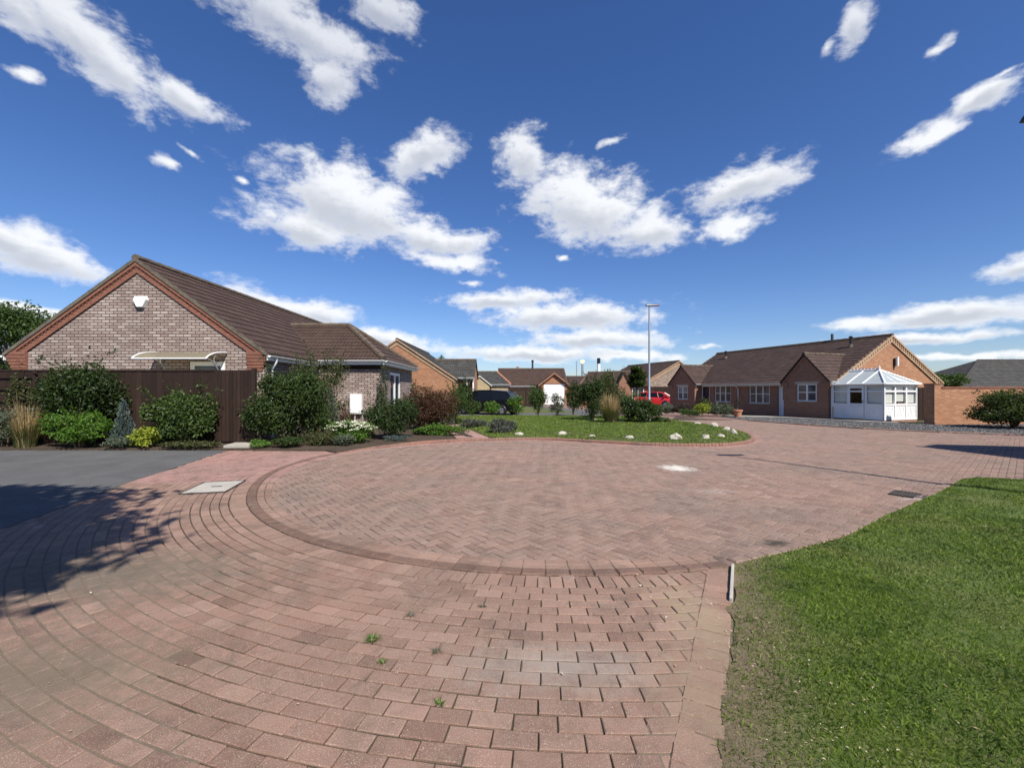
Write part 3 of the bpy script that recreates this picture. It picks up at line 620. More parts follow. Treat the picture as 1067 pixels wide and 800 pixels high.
def shrub(name, label, cat, x0, x1, ytop, d, mat, n, leaf, aspect=.55, dp=None, k=9, lump=.42, shape='round', up=0., seed=0, stems=True, group=None, shell=2.6, zb=0.05, flowers=None, sprays=0, cut=None):
    """a bush of separate leaves on stems, seen in the photograph from column x0 to x1 with its top at row ytop, standing d metres off"""
    rg = np.random.default_rng(seed + 100); w = (x1 - x0) * d / F; h = PZ(ytop, d) - zb; x = PX((x0 + x1) / 2, d); dp = dp or w * .8
    root = thing(name, label, cat, (x, d, zb), 0, group)
    P, dn = fill_blobs(make_blobs(w, dp, h, rg, k, lump, shape), n, rg, shell)
    P[:, 2] = np.where(P[:, 2] < .01, np.abs(P[:, 2]) * .5 + .01, P[:, 2]); P[:, 2] *= h / max(.05, np.quantile(P[:, 2], .998))
    Nn = dn * .55 + np.array([0, 0, .35]) + rg.normal(0, .55, (n, 3))
    if up: Nn = dn * np.array([1, 1, .1]) + rg.normal(0, .4, (n, 3))
    if n > 1500 and not sprays and not up and shape == 'round': sprays = 9
    if sprays:
        m = sprays * 40; a_ = rg.random(sprays) * 6.28; tipx, tipy = np.cos(a_) * w * rg.uniform(.1, .62, sprays), np.sin(a_) * dp * .4; tz = h * rg.uniform(.95, 1.22, sprays)
        f = rg.random((sprays, 40)); Q = np.stack([tipx[:, None] * f ** 1.1, tipy[:, None] * f, h * .45 + (tz[:, None] - h * .45) * f ** .8], 2).reshape(-1, 3) + rg.normal(0, .035, (m, 3))
        P = np.r_[P, Q]; Nn = np.r_[Nn, rg.normal(0, 1, (m, 3))]; n += m
    npmesh('foliage', leaf_np(P, Nn, leaf, aspect, rg, up), leaf_faces(n), mat, root)
    if stems: stems_mb(w, h, rg, 5 if w < 1 else 8, .012 + .008 * w).build('stem', M['stem'], root, smooth=True)
    if flowers:
        fm, fn, fs = flowers; a_ = rg.random(fn) * 6.28; e = np.sqrt(rg.random(fn)); C = np.stack([np.cos(a_) * e * w * .45, np.sin(a_) * e * dp * .45, h * (1.03 - .35 * e ** 2)], 1)
        Q = (C[:, None] + rg.normal(0, 1, (fn, 14, 3)) * np.array([fs, fs, fs * .22])).reshape(-1, 3); nf = len(Q)
        npmesh('flower_heads', leaf_np(Q, np.tile([0, -.3, 1.], (nf, 1)) + rg.normal(0, .35, (nf, 3)), fs * .9, .9, rg), leaf_faces(nf), fm, root)
    return root
def arcs_np(n, h, spread, w, rg, segs=4, droop=.5, base=.12):
    """arching strips: grass, plumes, straps"""
    a_ = rg.random(n) * 6.28; r0 = base * np.sqrt(rg.random(n)); s = spread * rg.uniform(.2, 1, n); hh = h * rg.uniform(.65, 1.05, n); V = np.zeros((n, (segs + 1) * 2, 3))
    px, py = -np.sin(a_ + rg.normal(0, .5, n)), np.cos(a_)
    for i in range(segs + 1):
        t_ = i / segs; x = np.cos(a_) * (r0 + s * t_ ** 1.8); y = np.sin(a_) * (r0 + s * t_ ** 1.8); z = hh * (t_ - droop * .5 * t_ ** 3); ww = w * (1 - .85 * t_) / 2
        V[:, i * 2] = np.c_[x - px * ww, y - py * ww, z]; V[:, i * 2 + 1] = np.c_[x + px * ww, y + py * ww, z]
    f = np.array([[2 * i, 2 * i + 1, 2 * i + 3, 2 * i + 2] for i in range(segs)]); Fc = (np.arange(n)[:, None, None] * (segs + 1) * 2 + f[None]).reshape(-1, 4)
    return V, Fc
def grass_clump(name, label, x0, x1, ytop, d, mlow, mtop, n, seed, plume=True, cat='ornamental grass', w=.012, group=None):
    rg = np.random.default_rng(seed); wd = (x1 - x0) * d / F; h = PZ(ytop, d); root = thing(name, label, cat, (PX((x0 + x1) / 2, d), d, .04), 0, group)
    V, Fc = arcs_np(n, h * .75, wd * .5, w, rg, droop=.6, base=wd * .22); npmesh('blades', V, Fc, mlow, root)
    if plume:
        V, Fc = arcs_np(n // 2, h, wd * .36, w * 1.5, rg, droop=.25, base=wd * .2); npmesh('plumes', V, Fc, mtop, root)
    return root
def tree(name, label, x, y, h, cw, trunk_h, mat, n, leaf, seed, r=.1, cat='tree', group=None, k=14, crown_dp=None, shell=2.2, zb=0, limbs=9, aspect=.55):
    rg = np.random.default_rng(seed); root = thing(name, label, cat, (x, y, zb), 0, group); ch = h - trunk_h; dp = crown_dp or cw
    bl = []
    tr = MB(); tr.tube([(0, 0, -.1), (.02 * h * .3, 0, trunk_h * .5), (0, .02, trunk_h), (.05, .03, trunk_h + ch * .55)], [r * 1.3, r, r * .85, r * .3], 9)
    for i in range(k):
        a_ = 6.283 * (i * .618 + rg.random() * .2); e = rg.uniform(-.8, .95); q = math.sqrt(1 - min(.95, abs(e)) ** 2) * rg.uniform(.45, 1)
        c = (math.cos(a_) * q * cw * .36, math.sin(a_) * q * dp * .36, trunk_h + ch * (.5 + e * .36)); s = rg.uniform(.13, .24)
        bl.append((*c, cw * s, dp * s, ch * s * .8))
        if i < limbs:
            tr.tube([(0, .02, trunk_h * rg.uniform(.8, 1.05)), (c[0] * .5, c[1] * .5, (trunk_h + c[2]) * .5 + .05 * h * .3), c], [r * .5, r * .3, r * .08], 6)
    tr.build('trunk', M['bark'], root, smooth=True)
    P, dn = fill_blobs(bl, n, rg, shell); Nn = dn * .5 + np.array([0, 0, .3]) + rg.normal(0, .6, (n, 3))
    npmesh('crown', leaf_np(P, Nn, leaf, aspect, rg), leaf_faces(n), mat, root); return root

# left bed, in front of the brown fence
shrub('broadleaf_bush', 'low mixed green bush at the far left end of the bed', 'bush', -22, 32, 428, 11.6, L['sage'], 2600, .07, seed=1)
shrub('climbing_shrub', 'thin dark climber on the timber trellis at the far left', 'climber', 2, 40, 386, 11.95, L['olive'], 900, .07, dp=.25, seed=2, shell=1.5, lump=.3)
grass_clump('ornamental_grass', 'tan plumed ornamental grass in the bed under the trellis', 8, 46, 417, 11.45, L['olive'], L['tan'], 520, 3)
shrub('evergreen_bush', 'tallest dark evergreen bush hiding part of the brown fence', 'bush', 38, 130, 380, 11.75, L['dark'], 7500, .085, .6, dp=1.0, k=13, seed=4)
shrub('leafy_bush', 'bright green leafy bush below the tall dark evergreen', 'bush', 42, 124, 430, 11.35, L['bright'], 4200, .085, .45, dp=.8, k=11, seed=5)
shrub('conifer', 'blue grey spiky conifer standing against the brown fence', 'conifer', 116, 142, 418, 11.5, L['blue'], 1700, .10, .16, shape='cone', up=1.0, seed=6)
shrub('low_shrub', 'small grey green plant under the blue conifer', 'plant', 108, 142, 455, 11.25, L['sage'], 900, .05, seed=7, stems=False)
shrub('golden_bush', 'small yellow leaved bush at the edge of the asphalt', 'bush', 135, 168, 444, 11.3, L['yellow'], 1300, .06, .6, seed=8)
shrub('variegated_bush', 'rounded bush with pale edged leaves between golden bush and gate', 'bush', 150, 229, 409, 11.55, L['varieg'], 5600, .08, .6, dp=1.0, k=12, seed=9)
shrub('ground_cover_plant', 'flat dull green plant spilling at the foot of the pale edged bush', 'plant', 165, 230, 459, 11.25, L['olive'], 1500, .06, seed=10, stems=False, dp=.5)
# right of the gate, before the house wing
shrub('large_shrub', 'big dense green shrub beside the gate, taller than the gate', 'bush', 256, 346, 388, 12.2, L['deep'], 15000, .085, .5, dp=1.8, k=18, seed=11, sprays=22)
shrub('wispy_shrub', 'tall loose shrub with thin branches in front of the wing wall', 'bush', 290, 374, 368, 14.4, L['olive'], 5200, .075, .5, dp=1.2, k=12, lump=.3, seed=12, shell=1.4, sprays=14)
shrub('conifer', 'narrow grey green conifer before the pale brick wing', 'conifer', 334, 356, 404, 13.6, L['sage'], 1900, .09, .2, shape='cone', up=1., seed=13)
shrub('rounded_shrub', 'dome of dark green leaves leaning against the big shrub', 'bush', 310, 345, 410, 12.6, L['green'], 2600, .05, .5, seed=14)
shrub('small_copper_bush', 'small brown red bush under the white meter box', 'bush', 350, 372, 426, 14.2, L['copper'], 1200, .05, seed=15)
shrub('flowering_shrub', 'low bush topped with flat cream flower heads', 'flowering bush', 336, 394, 439, 12.2, L['bright'], 3200, .06, seed=16, dp=1.0, flowers=(L['flower'], 60, .045))
shrub('low_bush', 'low olive bush in front of the cream flowers', 'bush', 312, 362, 450, 11.75, L['olive'], 1700, .055, seed=17, dp=.7)
shrub('broad_bush', 'dark green bush at the kerb below the french door', 'bush', 380, 440, 416, 13.4, L['dark'], 6500, .075, .5, seed=18, k=12)
shrub('silver_plant', 'small silvery plant at the kerb before the dark green bush', 'plant', 398, 428, 453, 12.7, L['blue'], 700, .05, .3, seed=19, stems=False)
shrub('copper_bush', 'large round clipped copper red bush beside the brick path', 'bush', 419, 473, 403, 16.4, L['copper'], 17000, .055, .6, seed=20, k=9, lump=.62, shell=5, sprays=1)
shrub('ground_cover_plant', 'strip of bright ground cover between copper bush and kerb', 'plant', 432, 488, 443, 14.4, L['bright'], 2600, .06, seed=21, stems=False, dp=.8)
shrub('climbing_plant', 'slim dark climber on the corner of the house wing', 'climber', 394, 404, 378, 16.5, L['dark'], 900, .07, dp=.25, seed=22, k=12, lump=.5, stems=True)
shrub('wall_shrub', 'dark shrub growing beside the french door, behind the copper bush', 'bush', 426, 440, 395, 19.4, L['dark'], 900, .08, seed=23)
shrub('column_shrub', 'tall green shrub between copper bush and black car', 'bush', 463, 488, 402, 21.5, L['green'], 2600, .09, seed=24)
shrub('porch_shrub', 'dark shrub before the porch of the orange brick house', 'bush', 474, 497, 398, 29, L['dark'], 2200, .11, seed=25)
for i, (x0, x1, yt, d, mt, n_, lf, lab) in enumerate([
        (366, 392, 446, 13.4, 'olive', 900, .05, 'olive plant between cream flowers and dark green bush'), (428, 452, 446, 14.6, 'deep', 1300, .06, 'dark low plant in front of the copper bush, next to the kerb'),
        (346, 372, 452, 11.6, 'sage', 700, .045, 'grey green plant at the kerb beside the cream flowers'), (258, 284, 458, 11.35, 'bright', 700, .05, 'light green plant at the foot of the big shrub by the slab'),
        (284, 318, 455, 11.4, 'deep', 1400, .06, 'dark skirt of leaves below the big shrub'), (466, 484, 436, 19.5, 'deep', 900, .07, 'dark plant between copper bush and brick path')]):
    shrub('bed_plant', lab, 'plant', x0, x1, yt, d, L[mt], n_, lf, seed=90 + i, stems=False, dp=.6)
# lavender along the lawn edge
for i, (x0, x1, yt, d, n_, lab) in enumerate([(440, 476, 436, 19.0, 900, 'green edged lavender clump nearest the copper bush'), (478, 508, 437, 17.5, 1100, 'grey lavender clump in the middle of the lavender row'), (506, 538, 437, 15.0, 1500, 'grey lavender clump at the kerb end of the brick path')]):
    shrub('lavender', lab, 'lavender', x0, x1, yt, d, L['lav'], n_, .13, .14, up=1.2, seed=30 + i, dp=1.2, stems=False, group='lavender clumps beside the brick path')
# hedge plants before the black car and the far garage
for i, (x0, x1, yt, d, mt, n_, lab) in enumerate([
        (484, 502, 417, 26.0, 'green', 1100, 'low round bush in front of the bonnet of the black car'), (503, 523, 418, 26.0, 'bright', 1300, 'light green round bush in front of the black car'),
        (528, 547, 412, 26.0, 'bright', 1300, 'taller light green bush at the tail of the black car'), (549, 572, 404, 26.2, 'green', 2100, 'largest of the green bushes left of the white garage door'),
        (571, 590, 410, 26.4, 'sage', 900, 'thin grey green bush in front of the white garage door'), (588, 606, 399, 27.0, 'dark', 1900, 'dark bush at the right of the white garage door')]):
    shrub('lawn_bush', lab, 'bush', x0, x1, yt, d, L[mt], n_, .10, seed=40 + i, group='bushes along the back of the lawn', shell=2.0)
# island planting round the lamp post
shrub('spreading_shrub', 'dark leafy shrub at the left of the island planting', 'bush', 600, 634, 394, 20.6, L['dark'], 4200, .10, seed=50, k=12)
shrub('tall_shrub', 'tall olive shrub at the back of the island planting', 'bush', 616, 654, 386, 22.0, L['olive'], 3600, .09, seed=51, sprays=4, shell=1.8)
grass_clump('ornamental_grass', 'pale gold ornamental grass in the island planting', 623, 650, 407, 19.2, L['olive'], L['tan'], 620, 52, w=.02)
shrub('inner_shrub', 'mid green shrub between the gold grass and the lamp post', 'bush', 643, 668, 412, 20.2, L['green'], 2600, .09, seed=53)
shrub('rounded_laurel', 'broad glossy bush round the foot of the lamp post', 'bush', 648, 690, 417, 19.6, L['dark'], 4600, .09, .6, seed=54, k=13, dp=1.6)
shrub('low_shrub', 'low bush spreading at the right end of the island planting', 'bush', 678, 699, 434, 19.5, L['green'], 1000, .07, seed=55, dp=.9, stems=False)
tree('garden_tree', 'small spiky headed tree with a bare trunk left of the lamp post', PX(664, 27), 27, PZ(381, 27), 1.55, PZ(404, 27), L['dark'], 2600, .30, 60, r=.055, k=12, aspect=.14)
# bed before the right hand bungalows
for i, (nm, x0, x1, yt, d, mt, n_, lab) in enumerate([
        ('low_hedge', 687, 704, 421, 27.5, 'sage', 1000, 'grey green low bush beside the red car'), ('heather', 700, 724, 420, 27, 'purple', 1400, 'dull purple low plants under the left gable window'),
        ('golden_bush', 722, 741, 420, 26.2, 'yellow', 1300, 'yellow green spiky bush before the dark door'), ('round_bush', 728, 745, 414, 27.2, 'olive', 1100, 'olive bush behind the yellow one'),
        ('low_hedge', 738, 765, 421, 26.4, 'sage', 1600, 'dull green low bush under the left front window'), ('low_hedge', 706, 732, 426, 25.6, 'green', 1200, 'low green bush at the front of the bungalow bed')]):
    shrub(nm, lab, 'bush', x0, x1, yt, d, L[mt], n_, .09, seed=70 + i, stems=False, dp=1.0)
shrub('dark_bush', 'large spreading dark bush before the orange garden wall', 'bush', 1012, 1100, 407, 17.6, L['dark'], 9500, .10, .5, seed=80, k=16, dp=2.2)
# trees far off
tree('garden_tree', 'broad tree behind the left gable', PX(10, 27), 27, PZ(316, 27), 8.0, 1.8, L['green'], 17000, .17, 61, r=.16, k=22, limbs=14)
tree('garden_tree', 'distant tree top over the garden wall', PX(984, 40), 40, PZ(386, 40), 3.4, 1.4, L['green'], 2600, .2, 62, r=.12)
tree('garden_tree', 'spindly tree far behind the orange brick house', PX(459, 60), 60, PZ(369, 60), 2.2, 2.5, L['green'], 900, .25, 63, r=.12)
tree('shade_tree', 'large tree behind the camera casting its shade on the left paving', -4.0, -1.9, 9.0, 6.9, 4.2, L['green'], 58000, .23, 64, r=.2, k=40, shell=2.0, limbs=16)
# weeds in the joints
for i, (px, py, s, lab) in enumerate([(388, 667, .085, 'largest green weed tuft in the paving joints'), (428, 642, .06, 'pale weed tuft in the joints, farthest but one from the camera'), (455, 679, .06, 'thin weed tuft right of the largest weed'),
        (399, 690, .045, 'small weed tuft just below the largest weed'), (503, 632, .05, 'tiny weed tuft farthest right in the joints'), (458, 733, .05, 'weed tuft nearest the camera, by a pale block')]):
    x, y = G(px, py); rg = np.random.default_rng(i); V, Fc = arcs_np(60 if i == 0 else 30, s * .5, s * .75, .006, rg, segs=3, droop=.9, base=s * .3)
    o = npmesh('weed', V, Fc, L['bright'] if i in (0, 3, 5) else L['sage'], None, (x, y, 0)); tag(o, lab, 'weed', 'weeds in the paving joints')
# dry grass and litter on the paving
rg = np.random.default_rng(77); n = 1500; q = np.c_[rg.uniform(-5, 9, n), rg.uniform(1.5, 12, n)]
q = np.r_[q, np.c_[rg.normal(1.45, .22, 260), rg.uniform(1.6, 3.9, 260)]]; q = np.r_[q, np.c_[rg.uniform(1, 9, 220), rg.uniform(1.2, 7.4, 220)]]; n = len(q); P = np.c_[q, np.where((q[:, 0] - .84) * .883 - (q[:, 1] - 1.745) * .47 > .05, .05, .012)]
Nn = np.tile([0, 0, 1.], (n, 1)) + rg.normal(0, .15, (n, 3))
tag(npmesh('leaf_litter', leaf_np(P, Nn, rg.choice([.009, .012, .02], n, p=[.5, .35, .15]), .45, rg, fold=.05), leaf_faces(n), L['litter']), kind='stuff')
# ---------------------------------------------------------------- houses
Zv = Vector((0, 0, 1))
def roof_plane(mb, e0, e1, r0, r1, gauge=.34, step=.022, thick=.05):
    """tiled slope: eave edge e0-e1, ridge edge r0-r1, each course a step"""
    e0, e1, r0, r1 = map(Vector, (e0, e1, r0, r1)); nrm = (e1 - e0).cross((r0 + r1) / 2 - (e0 + e1) / 2).normalized()
    if nrm.z < 0: nrm = -nrm
    Ls = ((r0 + r1) / 2 - (e0 + e1) / 2).length; n = max(3, int(round(Ls / gauge)))
    for i in range(n):
        a, b = i / n, (i + 1) / n; A0, A1 = e0.lerp(r0, a), e1.lerp(r1, a); B0, B1 = e0.lerp(r0, b), e1.lerp(r1, b)
        mb.poly(A0 + nrm * step, A1 + nrm * step, B1, B0); mb.poly(A0 - nrm * (.004 if i else thick), A1 - nrm * (.004 if i else thick), A1 + nrm * step, A0 + nrm * step)
    mb.poly(e0 - nrm * thick, r0 - nrm * thick, r1 - nrm * thick, e1 - nrm * thick)
    for p, q in ((e0, r0), (e1, r1)): mb.poly(p - nrm * thick, q - nrm * thick, q + nrm * step * .5, p + nrm * step * .5)
def ridge_tiles(a, b, parent, mat='ridge', r=.11, name='ridge_tiles'):
    a, b = Vector(a), Vector(b); n = max(1, int((b - a).length / .42)); mb = MB()
    for i in range(n):
        p, q = a.lerp(b, i / n), a.lerp(b, (i + 1) / n); mb.tube([p, p.lerp(q, .96)], [r * 1.05, r * .95], 8)
    return mb.build(name, M[mat], parent, smooth=True)
def wall(mb, O, U, N, L_, h, openings=(), depth=.10):
    """wall face of length L_ and height h with real openings (u0,u1,z0,z1) and reveals"""
    O, U, N = Vector(O), Vector(U), Vector(N); P = lambda u, z, n=0: O + U * u + Zv * z + N * n
    us = sorted({0, L_, *[o[0] for o in openings], *[o[1] for o in openings]}); zs = sorted({0, h, *[o[2] for o in openings], *[o[3] for o in openings]})
    for i in range(len(us) - 1):
        for j in range(len(zs) - 1):
            uc, zc = (us[i] + us[i + 1]) / 2, (zs[j] + zs[j + 1]) / 2
            if any(o[0] < uc < o[1] and o[2] < zc < o[3] for o in openings): continue
            mb.poly(P(us[i], zs[j]), P(us[i + 1], zs[j]), P(us[i + 1], zs[j + 1]), P(us[i], zs[j + 1]))
    for u0, u1, z0, z1 in openings:
        for a, b in (((u0, z0), (u1, z0)), ((u1, z0), (u1, z1)), ((u1, z1), (u0, z1)), ((u0, z1), (u0, z0))):
            mb.poly(P(*a), P(*b), P(*b, -depth), P(*a, -depth))
def window(parent, O, U, N, u0, u1, z0, z1, cols=2, bar=None, recess=.06, mat='white', sill=True, glass='glass', name='window', lintel=None, fr=.055):
    mb = MB(); n0, n1 = -recess - .06, -recess
    mb.obox(O, U, N, u0, u1, n0, n1, z0, z0 + fr); mb.obox(O, U, N, u0, u1, n0, n1, z1 - fr, z1)
    w = (u1 - u0)
    for c in range(cols + 1):
        u = u0 + w * c / cols; a, b = (u0, u0 + fr) if c == 0 else ((u1 - fr, u1) if c == cols else (u - fr * .75, u + fr * .75)); mb.obox(O, U, N, a, b, n0, n1, z0 + fr, z1 - fr)
    if bar:
        for bz in (bar if isinstance(bar, (list, tuple)) else [bar]):
            z = z0 + (z1 - z0) * bz
            for c in range(cols):
                a, b = u0 + w * c / cols + (fr if c == 0 else fr * .75), u0 + w * (c + 1) / cols - (fr if c == cols - 1 else fr * .75); mb.obox(O, U, N, a, b, n0 + .01, n1 - .008, z - fr * .4, z + fr * .4)
    f = mb.build(name, M[mat], parent)
    g = MB(); Ov, Uv, Nv = Vector(O), Vector(U), Vector(N); nn = n0 + .025
    for c in range(cols):
        a, b = u0 + w * c / cols, u0 + w * (c + 1) / cols; g.poly(*[Ov + Uv * u + Zv * z + Nv * nn for u, z in ((a, z0), (b, z0), (b, z1), (a, z1))])
    g.build('pane', M[glass], f)
    if sill: MB().obox(O, U, N, u0 - .04, u1 + .04, -recess - .02, .035, z0 - .05, z0 - .002).build('sill', M[mat if sill is True else sill], f)
    if lintel: MB().obox(O, U, N, u0 - .12, u1 + .12, -.05, .006, z1 + .002, z1 + .14).build('lintel', M[lintel], f)
    return f
def gutter(parent, a, b, N, mat='white', drop=None, r=.06, fascia=.16):
    """fascia, half-round gutter and (drop: points) a downpipe"""
    a, b, N = Vector(a), Vector(b), Vector(N); U = (b - a).normalized()
    MB().beam(a, b, N, Zv, -.02, .0, -fascia, 0).build('fascia', M[mat], parent)
    mb = MB(); m = 7
    for i in range(m):
        t0, t1 = math.pi * (1 + i / m), math.pi * (1 + (i + 1) / m); q = lambda p, t, rr: p + N * (.062 + math.cos(t) * rr) + Zv * (-.01 + math.sin(t) * rr)
        mb.poly(q(a, t0, r), q(b, t0, r), q(b, t1, r), q(a, t1, r)); mb.poly(q(a, t0, r - .008), q(b, t0, r - .008), q(b, t1, r - .008), q(a, t1, r - .008))
    for p in (a, b): mb.poly(*[p + N * (.062 + math.cos(math.pi * (1 + i / m)) * r) + Zv * (-.01 + math.sin(math.pi * (1 + i / m)) * r) for i in range(m + 1)])
    mb.build('gutter', M[mat], parent)
    if drop:
        MB().tube(drop, .036, 8).build('downpipe', M[mat], parent, smooth=True)

def gable_house(root, Fm, L_, Wd, ze, zr, wallmat, tile='tile', ov=.12, eo=.28, ends=(True, True), verge='verge', front=(), back=(), end0=(), gauge=.34, trim='offwhite', cornice=None, hole_mat=None):
    """bungalow with its ridge along a (0..L_), span b (0..Wd); Fm maps (a, b, z) to the local frame"""
    w = MB(); Dv = lambda a, b: (Vector(Fm(a, b, 0)) - Vector(Fm(0, 0, 0)))
    ea, eb = Dv(1, 0), Dv(0, 1)
    wall(w, Fm(0, 0, 0), ea, -eb, L_, ze, front); wall(w, Fm(0, Wd, 0), ea, eb, L_, ze, back)
    wall(w, Fm(0, 0, 0), eb, -ea, Wd, ze, end0); wall(w, Fm(L_, 0, 0), eb, ea, Wd, ze)
    for a in (0, L_): w.poly(Fm(a, 0, ze), Fm(a, Wd, ze), Fm(a, Wd / 2, zr - .03))
    wo = w.build('wall', M[wallmat], root)
    sl = (zr - ze) / (Wd / 2); lo = ze - eo * sl; rf = MB()
    roof_plane(rf, Fm(-ov, -eo, lo + .06), Fm(L_ + ov, -eo, lo + .06), Fm(-ov, Wd / 2, zr + .06), Fm(L_ + ov, Wd / 2, zr + .06), gauge)
    roof_plane(rf, Fm(-ov, Wd + eo, lo + .06), Fm(L_ + ov, Wd + eo, lo + .06), Fm(-ov, Wd / 2, zr + .06), Fm(L_ + ov, Wd / 2, zr + .06), gauge)
    r = rf.build('roof', M[tile], root)
    ridge_tiles(Fm(-ov, Wd / 2, zr + .06), Fm(L_ + ov, Wd / 2, zr + .06), r)
    for k, a, s in ((0, 0, -1), (1, L_, 1)):
        if not ends[k]: continue
        mb = MB(); mc = MB()
        for b0, z0 in ((-eo, lo), (Wd + eo, lo)):
            p, q = Vector(Fm(a, b0, z0)), Vector(Fm(a, Wd / 2, zr)); up = Vector((0, 0, 1))
            mb.beam(p, q, ea * s, up, .0, ov + .012, -.05, .068)
            if cornice: mc.beam(p + (q - p) * .03 - Zv * .05, q - Zv * .05, ea * s, up, .0, .045, -cornice[1], -.002)
        mb.build('verge', M[verge], r)
        if cornice: mc.build('cornice', M[cornice[0]], root)
    return r, (lambda a: lo), ea, eb

# ---- the near left bungalow
H = thing('bungalow', 'large pale brick bungalow on the left with a brown tiled gable', 'bungalow', (-15.36, 13.26, -.06))
W1, L1, ZE, ZR = 7.75, 14.6, 2.81, 5.60
F1 = lambda a, b, z: (b, a, z)
door_o = [(5.44, 6.56, 0, 2.52)]
rf, lo1, ea, eb = gable_house(H, F1, L1, W1, ZE, ZR, 'buff', 'tile', ov=.10, eo=.16, end0=door_o, gauge=.36)
# corbelled band of red brick below each verge, with kneelers
mb = MB()
for b0, b1 in ((.0, W1 / 2), (W1, W1 / 2)):
    p, q = Vector((b0, 0, ZE - .02)), Vector((b1, 0, ZR - .04)); s_ = 1 if b1 > b0 else -1
    mb.beam(p, q, (0, -1, 0), Zv, 0, .045, -.34, -.13); mb.beam(p, q, (0, -1, 0), Zv, 0, .085, -.13, -.0)
    n = 34
    for i in range(n):
        c = p.lerp(q, (i + .5) / n); c2 = p.lerp(q, (i + .95) / n); mb.beam(c, c2, (0, -1, 0), Zv, .045, .062, -.18, -.13)
mb.build('brick_verge', M['redtrim'], H)
for b0, b1 in ((-.14, .5), (W1 - .5, W1 + .14)):
    mb = MB()
    for k in range(6): mb.box(b0 + (.035 * k if b0 < 0 else 0), -.09 + .012 * k, ZE - .105 - .1 * k, b1 - (.035 * k if b0 > 0 else 0), .05, ZE - .005 - .1 * k)
    mb.build('kneeler', M['redtrim'], H)
f = window(H, (0, 0, 0), (1, 0, 0), (0, -1, 0), 5.47, 6.53, 0, 2.50, cols=1, bar=[.42], recess=.01, sill=False, name='back_door', fr=.13, glass='glass_blind')
# alarm box with a bevelled underside
mb = MB(); hx = [(-.22, .08), (-.16, .19), (.16, .19), (.22, .08), (.10, -.17), (-.10, -.17)]; zz = PZ(312, 13.1)
for (a0, a1), (b0, b1) in zip(hx, hx[1:] + hx[:1]): mb.poly((4 + a0, -.002, zz + a1), (4 + b0, -.002, zz + b1), (4 + b0 * .9, -.11, zz + b1 * .9), (4 + a0 * .9, -.11, zz + a1 * .9))
mb.poly(*[(4 + a * .9, -.11, zz + b * .9) for a, b in hx]); mb.build('alarm_box', M['white'], H, bevel=.012, weld=True)
# curved polycarbonate canopy with scroll brackets
mb = MB(); u0, u1, zc = 4.5, 6.62, 2.61
for i in range(8):
    t0, t1 = i / 8 * 1.25, (i + 1) / 8 * 1.25; q = lambda u, t, o: (u, -(.03 + .95 * math.sin(t)), zc - .36 * (1 - math.cos(t)) + .16 + o)
    for o in (0, .012): mb.poly(q(u0, t0, o), q(u1, t0, o), q(u1, t1, o), q(u0, t1, o))
cn = mb.build('door_canopy', M['polycarb'], H)
mb = MB(); t_ = [i / 8 * 1.25 for i in range(9)]
for u in (u0, u1): mb.tube([(u, -(.03 + .95 * math.sin(t)), zc - .36 * (1 - math.cos(t)) + .165) for t in t_], .022, 6)
for u in (u0 + .25, u1 - .25):
    mb.tube([(u, -.02, zc - .42), (u, -.12, zc - .28), (u, -.30, zc - .12), (u, -.62, zc - .02), (u, -.85, zc - .05)], .02, 6)
    mb.tube([(u, -.22, zc - .16), (u, -.24, zc - .02), (u, -.14, zc + .06), (u, -.06, zc)], .016, 6)
mb.tube([(u0, -.93, zc - .085), (u1, -.93, zc - .085)], .02, 6)
mb.build('bracket', M['white'], cn, smooth=True)
# eave on the garden side, downpipe
gutter(H, (W1 + .15, -.10, ZE - .115), (W1 + .15, 3.35, ZE - .115), (1, 0, 0), drop=[(W1 + .21, .32, ZE - .17), (W1 + .2, .32, ZE - .3), (W1 + .06, .34, ZE - .5), (W1 + .06, .34, .05)])
gutter(H, (-.15, -.10, ZE - .115), (-.15, L1, ZE - .115), (-1, 0, 0))
# hipped wing towards the road
x0, xw, y0, y1 = W1, 10.22, 3.6, 8.9; zw = 4.5; ov = .22; ym = (y0 + y1) / 2; xr = x0 + .22; sl = (zw - ZE) / (ym - y0); le = ZE - ov * sl * .5
w = MB(); fd = [(1.35, 3.1, .12, 2.42)]
wall(w, (x0 - .01, y0, 0), (1, 0, 0), (0, -1, 0), xw - x0 + .01, ZE - .12); wall(w, (xw, y0, 0), (0, 1, 0), (1, 0, 0), y1 - y0, ZE - .12, fd); wall(w, (x0 - .01, y1, 0), (1, 0, 0), (0, 1, 0), xw - x0 + .01, ZE - .12)
w.build('wall', M['buff'], H)
